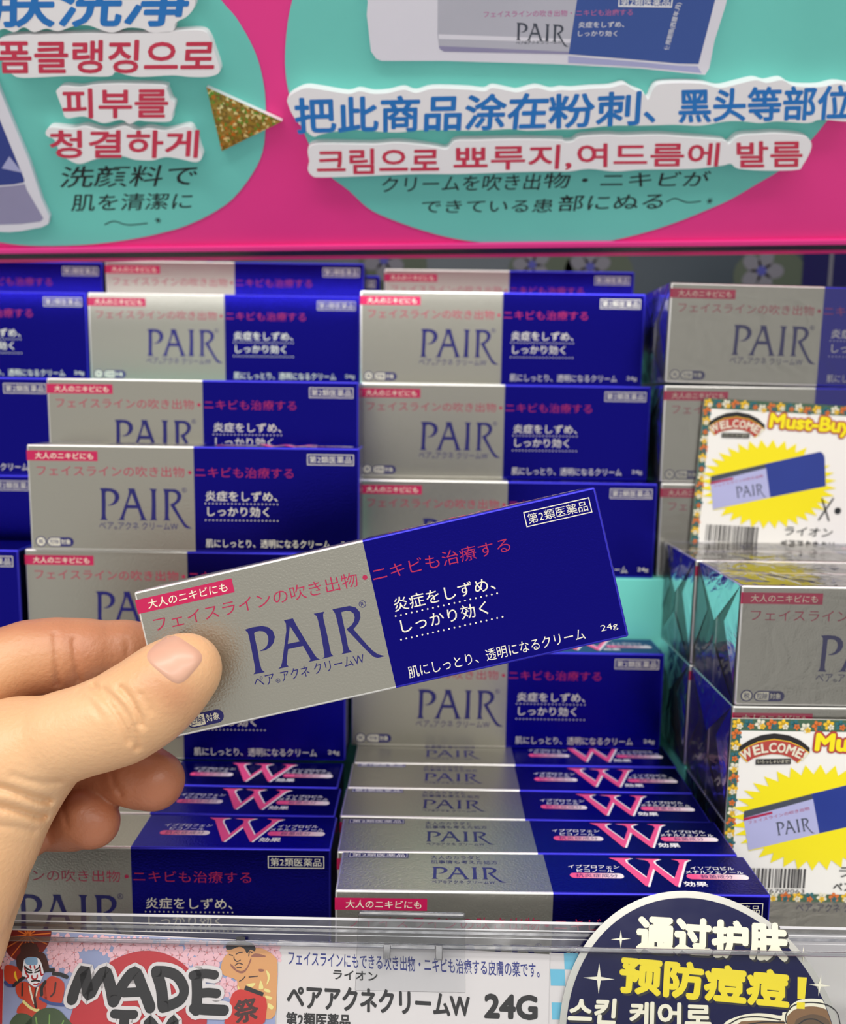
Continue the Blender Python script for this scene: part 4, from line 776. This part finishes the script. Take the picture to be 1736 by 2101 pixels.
# ------------------------------------------------------------------ the held carton
hx = V3((.97116, .00298, .23839)); hy = V3((.01066, .99838, -.05590)); hz = V3((-.23817, .05683, .96956))
hc = V3((-12.8, 243.2, -63.0+CAM_Z)) - hz*22.5
_c, _s = math.cos(math.radians(-4.0)), math.sin(math.radians(-4.0))
hy, hz = hy*_c+hz*_s, hz*_c-hy*_s          # tip the top towards the eye
hc = V3((-12.8, 243.2, -63.0+CAM_Z)) - hz*22.5
HM = Matrix(((hx.x, hy.x, hz.x, hc.x*MM), (hx.y, hy.y, hz.y, hc.y*MM), (hx.z, hy.z, hz.z, hc.z*MM), (0, 0, 0, 1)))
carton(None, 0, 'silver and blue carton tilted in the hand, in sharp focus', True, mw=HM, group=None, name='cream_carton')

# ------------------------------------------------------------------ the hand (one implicit surface, camera-side coordinates in mm)
FPX, CXP, CYP = 1736., 868., 1050.5
def pt(px, py, d): return np.array([(px-CXP)/FPX*d, -(py-CYP)/FPX*d, d])
VX = .62
lo = np.array([-175., -152., 212.]); hi = np.array([-50., -22., 306.])
ax = [np.arange(l, h, VX, dtype=np.float32) for l, h in zip(lo, hi)]
X, Y, Z_ = np.meshgrid(*ax, indexing='ij')
PXg = CXP+FPX*X/Z_; PYg = CYP-FPX*Y/Z_
def cone(a, ra, b, rb):
    ba = b-a; L2 = float(ba@ba); t = np.clip(((X-a[0])*ba[0]+(Y-a[1])*ba[1]+(Z_-a[2])*ba[2])/L2, 0, 1)
    return np.sqrt((X-a[0]-ba[0]*t)**2+(Y-a[1]-ba[1]*t)**2+(Z_-a[2]-ba[2]*t)**2)-(ra+(rb-ra)*t)
def smin(a, b, k):
    h = np.maximum(k-np.abs(a-b), 0)/k; return np.minimum(a, b)-h*h*k*.25
def chain(pts, k):
    d = None
    for (p, q) in zip(pts, pts[1:]):
        c = cone(pt(*p[:3]), p[3], pt(*q[:3]), q[3]); d = c if d is None else smin(d, c, k)
    return d
def crease(d, lines, depth, width, z0, z1):
    m = np.full(d.shape, 1e3, np.float32)
    for l in lines:
        for (a, b) in zip(l, l[1:]):
            bx, by = b[0]-a[0], b[1]-a[1]; t = np.clip(((PXg-a[0])*bx+(PYg-a[1])*by)/(bx*bx+by*by), 0, 1)
            m = np.minimum(m, np.hypot(PXg-a[0]-bx*t, PYg-a[1]-by*t))
    m = m*Z_/FPX
    g = np.exp(-(m/width)**2)*np.clip((z1-Z_)/4, 0, 1)*np.clip((Z_-z0)/4, 0, 1)
    return d+depth*g
zt = lambda pts: [(x/3.002, 1150+y/3.002) for x, y in pts]
zb = lambda pts: [(x/6.004, 1560+y/6.004) for x, y in pts]
thumb = chain([(384, 1370, 241.5, 9.6), (352, 1396, 240.5, 11.0), (300, 1440, 239.5, 12.0), (243, 1475, 239, 12.0), (180, 1497, 239, 11.4), (120, 1515, 240, 11.6), (40, 1545, 243, 14.5), (-40, 1590, 246, 18)], 5)
thenar = chain([(20, 1580, 243, 15.5), (-8, 1650, 242, 14.5), (-50, 1740, 240, 15.0), (-100, 1840, 237, 15.5), (-150, 1960, 232, 17)], 6)
thumb = smin(thumb, thenar, 9)
thumb = crease(thumb, [zt([(640, 800), (720, 870), (785, 950), (825, 1050), (845, 1150)]), zt([(745, 785), (800, 850), (848, 930), (870, 1010)]), zt([(575, 775), (650, 850), (715, 930), (765, 1020), (800, 1110)])], 1.25, .95, 205, 240)
thumb = crease(thumb, [zt([(480, 810), (560, 880), (620, 960)]), zt([(860, 820), (900, 870), (930, 930)])], .5, .8, 205, 240)
thumb = crease(thumb, [zb([(-60, 320), (150, 375), (300, 425), (450, 475), (600, 500)]), zb([(-60, 560), (150, 600), (300, 645), (450, 690), (540, 690)])], 1.7, 1.1, 205, 248)
thumb = crease(thumb, [zb([(150, 190), (350, 250), (560, 285), (740, 270)]), zb([(-60, 800), (200, 830), (420, 880)])], .6, .9, 205, 248)
index = chain([(-170, 1440, 258, 14), (-20, 1378, 264, 12.2), (60, 1352, 268, 11.6), (115, 1345, 270, 11.4), (170, 1343, 273, 10.9), (250, 1340, 279, 10.2), (345, 1338, 285.5, 9.4), (430, 1336, 286, 8.4)], 3)
index = crease(index, [zt([(340, 460), (345, 560), (352, 660), (358, 760)]), zt([(455, 490), (462, 580), (475, 680), (485, 740)]), zt([(780, 440), (785, 520), (790, 580)])], .8, .9, 240, 272)
mid = chain([(-60, 1560, 272, 10), (90, 1572, 276, 9.4), (180, 1582, 277, 8.8), (235, 1588, 274, 8.8), (285, 1590, 269, 9.6), (318, 1602, 267, 9.2)], 3)
mid = crease(mid, [zt([(690, 1215), (688, 1290), (700, 1370), (745, 1440)])], .9, .9, 250, 272)
ringf = chain([(-60, 1660, 272, 9.5), (60, 1680, 274, 8.8), (120, 1690, 273, 7.8), (155, 1688, 270, 7.9), (178, 1676, 267, 8.4), (196, 1690, 266, 7.4)], 3)
ringf = crease(ringf, [zb([(800, 420), (775, 540), (790, 680), (830, 800)])], .8, .9, 250, 270)
pink_ = chain([(-70, 1720, 268, 9), (20, 1722, 268, 8), (62, 1716, 266, 6.6)], 3)
heel = chain([(-60, 1700, 262, 15), (-62, 1770, 256, 16), (-78, 1830, 249, 15.5), (-120, 1930, 240, 16), (-160, 2010, 235, 17)], 5)
palm = chain([(-170, 1440, 262, 16), (-170, 1600, 264, 18), (-165, 1760, 258, 18), (-170, 1960, 240, 20)], 8)
SD = smin(thumb, palm, 8); SD = smin(SD, heel, 3); SD = smin(SD, index, 2.0); SD = smin(SD, mid, .8); SD = smin(SD, ringf, .7); SD = smin(SD, pink_, 1.5)
# keep the pads flat against the carton: never inside it
Mi = cam.matrix_world.inverted() @ HM; Mi_ = np.array(Mi.inverted()); 
Cx = X*MM; Cy = Y*MM; Cz = -Z_*MM
lx, ly, lz = [(Mi_[i, 0]*Cx+Mi_[i, 1]*Cy+Mi_[i, 2]*Cz+Mi_[i, 3])/MM for i in range(3)]
qx = np.abs(lx)-70.15; qy = np.abs(ly-BD/2)-BD/2-.15; qz = np.abs(lz-BH/2)-BH/2-.15
bd = np.sqrt(np.maximum(qx, 0)**2+np.maximum(qy, 0)**2+np.maximum(qz, 0)**2)+np.minimum(np.maximum(np.maximum(qx, qy), qz), 0)
SD = np.maximum(SD, -bd).astype(np.float32)
def surface_nets(S, ax):
    ins = S < 0; nx, ny, nz = S.shape
    acc = np.zeros((nx-1, ny-1, nz-1, 3), np.float32); cnt = np.zeros((nx-1, ny-1, nz-1), np.float32)
    corners = [(i, j, k) for i in (0, 1) for j in (0, 1) for k in (0, 1)]
    sl = lambda c: S[c[0]:nx-1+c[0], c[1]:ny-1+c[1], c[2]:nz-1+c[2]]
    for a in corners:
        for d in range(3):
            if a[d] == 0:
                b = list(a); b[d] = 1; sa = sl(a); sb = sl(b); m = (sa < 0) != (sb < 0)
                t = np.where(m, sa/np.where(m, sa-sb, 1), 0)
                for e in range(3): acc[..., e] += np.where(m, a[e]+(t if e == d else 0), 0)
                cnt += m
    act = cnt > 0; idx = -np.ones(act.shape, np.int64); idx[act] = np.arange(act.sum())
    ijk = np.argwhere(act); P = acc[act]/cnt[act][:, None]+ijk
    verts = np.stack([ax[e][0]+P[:, e]*VX for e in range(3)], 1)
    quads = []
    for d in range(3):
        e1, e2 = [(1, 2), (2, 0), (0, 1)][d]
        n = [nx, ny, nz]; r = [slice(1, -1)]*3
        i0 = [slice(1, n[q]-1) for q in range(3)]; i0[d] = slice(0, n[d]-1); i1 = list(i0); i1[d] = slice(1, n[d])
        s0 = ins[tuple(i0)]; s1 = ins[tuple(i1)]; ch = np.argwhere(s0 != s1)
        if not len(ch): continue
        fl_ = s0[tuple(ch.T)]
        base = ch+np.array([0 if q == d else 1 for q in range(3)])
        def cell(o1, o2):
            c = base.copy(); c[:, e1] -= o1; c[:, e2] -= o2; return idx[tuple(c.T)]
        qd = np.stack([cell(1, 1), cell(0, 1), cell(0, 0), cell(1, 0)], 1)
        qd[~fl_] = qd[~fl_][:, ::-1]; quads.append(qd)
    Q = np.concatenate(quads); return verts, Q[(Q >= 0).all(1)]
HV, HQ = surface_nets(SD, ax)
for _ in range(2):      # light smoothing
    sm_ = np.zeros_like(HV); ct = np.zeros(len(HV))
    for a, b in ((0, 1), (1, 2), (2, 3), (3, 0)):
        np.add.at(sm_, HQ[:, a], HV[HQ[:, b]]); np.add.at(sm_, HQ[:, b], HV[HQ[:, a]]); np.add.at(ct, HQ[:, a], 1); np.add.at(ct, HQ[:, b], 1)
    HV = .5*HV+.5*sm_/ct[:, None]
def to_world(P):
    return (np.outer(P[:, 0], np.array(RT))+np.outer(P[:, 1], np.array(UP))+np.outer(P[:, 2], np.array(FW)))*MM+np.array([0, 0, CAM_Z*MM])
hm = bpy.data.meshes.new('hand'); hm.from_pydata(to_world(HV).tolist(), [], HQ.tolist()); hm.materials.append(MATS['skin'])
for p in hm.polygons: p.use_smooth = True
ca = hm.color_attributes.new('tint', 'FLOAT_COLOR', 'POINT')
vpx = CXP+FPX*HV[:, 0]/HV[:, 2]; vpy = CYP-FPX*HV[:, 1]/HV[:, 2]
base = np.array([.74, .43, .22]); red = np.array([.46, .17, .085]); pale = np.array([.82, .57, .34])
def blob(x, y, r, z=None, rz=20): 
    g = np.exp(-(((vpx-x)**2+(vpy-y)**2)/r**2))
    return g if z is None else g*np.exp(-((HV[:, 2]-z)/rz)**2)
red_shade = np.clip(blob(318, 1598, 90, 268)+blob(190, 1690, 80, 267)+.8*np.clip((HV[:, 2]-252)/10, 0, 1)+.5*blob(365, 1430, 45)+.35*blob(310, 1400, 40), 0, 1)  # flushed skin, plus painted shade on the fingers behind and below the thumb
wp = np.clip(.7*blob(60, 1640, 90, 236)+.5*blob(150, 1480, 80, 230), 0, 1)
colr = base*(1-red_shade)[:, None]+red*red_shade[:, None]; colr = colr*(1-.6*wp)[:, None]+pale*(.6*wp)[:, None]
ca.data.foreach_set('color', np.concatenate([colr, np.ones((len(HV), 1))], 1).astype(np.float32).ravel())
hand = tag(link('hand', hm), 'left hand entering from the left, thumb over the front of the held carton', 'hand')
# thumb nail: a curved plate that follows the thumb
def sample(P):
    g = [(P[:, e]-ax[e][0])/VX for e in range(3)]; i = [np.clip(np.floor(c).astype(int), 0, len(ax[e])-2) for e, c in enumerate(g)]; f = [c-j for c, j in zip(g, i)]; o = 0
    for a in (0, 1):
        for b in (0, 1):
            for c in (0, 1): o = o+SD[i[0]+a, i[1]+b, i[2]+c]*(f[0] if a else 1-f[0])*(f[1] if b else 1-f[1])*(f[2] if c else 1-f[2])
    return o
def front_depth(px, py):
    d = np.full(len(px), 215.)
    for _ in range(160):
        P = np.stack([(px-CXP)/FPX*d, -(py-CYP)/FPX*d, d], 1); s_ = sample(P); d = d+np.clip(s_*.7, -.5, 2)
    return d
NA, NB = 17, 17
q_bl, q_br, q_tr, q_tl = np.array([287, 1348.]), np.array([368, 1417.]), np.array([430, 1345.]), np.array([346, 1290.])
ss, tt = np.meshgrid(np.linspace(-1, 1, NA), np.linspace(-1, 1, NB), indexing='ij')
# superellipse footprint
k_ = np.maximum(np.abs(ss), np.abs(tt)); nrm = (np.abs(ss)**4+np.abs(tt)**4)**.25; s2 = np.where(nrm > 0, ss*k_/np.maximum(nrm, 1e-6), 0); t2 = np.where(nrm > 0, tt*k_/np.maximum(nrm, 1e-6), 0)
u1 = (s2.ravel()+1)/2; v1 = (t2.ravel()+1)/2
npx = (1-u1)*(1-v1)*q_bl[0]+u1*(1-v1)*q_br[0]+u1*v1*q_tr[0]+(1-u1)*v1*q_tl[0]; npy = (1-u1)*(1-v1)*q_bl[1]+u1*(1-v1)*q_br[1]+u1*v1*q_tr[1]+(1-u1)*v1*q_tl[1]
nd = front_depth(npx, npy); rim_ = k_.ravel()
nd = nd-np.where(rim_ < .99, .45*np.clip((1-rim_)*6, 0, 1)+.05, -.35)
NP_ = np.stack([(npx-CXP)/FPX*nd, -(npy-CYP)/FPX*nd, nd], 1)
nf = [(i*NB+j, (i+1)*NB+j, (i+1)*NB+j+1, i*NB+j+1) for i in range(NA-1) for j in range(NB-1)]
nm_ = bpy.data.meshes.new('thumb_nail'); nm_.from_pydata(to_world(NP_).tolist(), [], nf); nm_.materials.append(MATS['nail'])
for p in nm_.polygons: p.use_smooth = True
link('thumb_nail', nm_, hand)

bpy.data.objects.remove(tob); bpy.data.curves.remove(tcu)
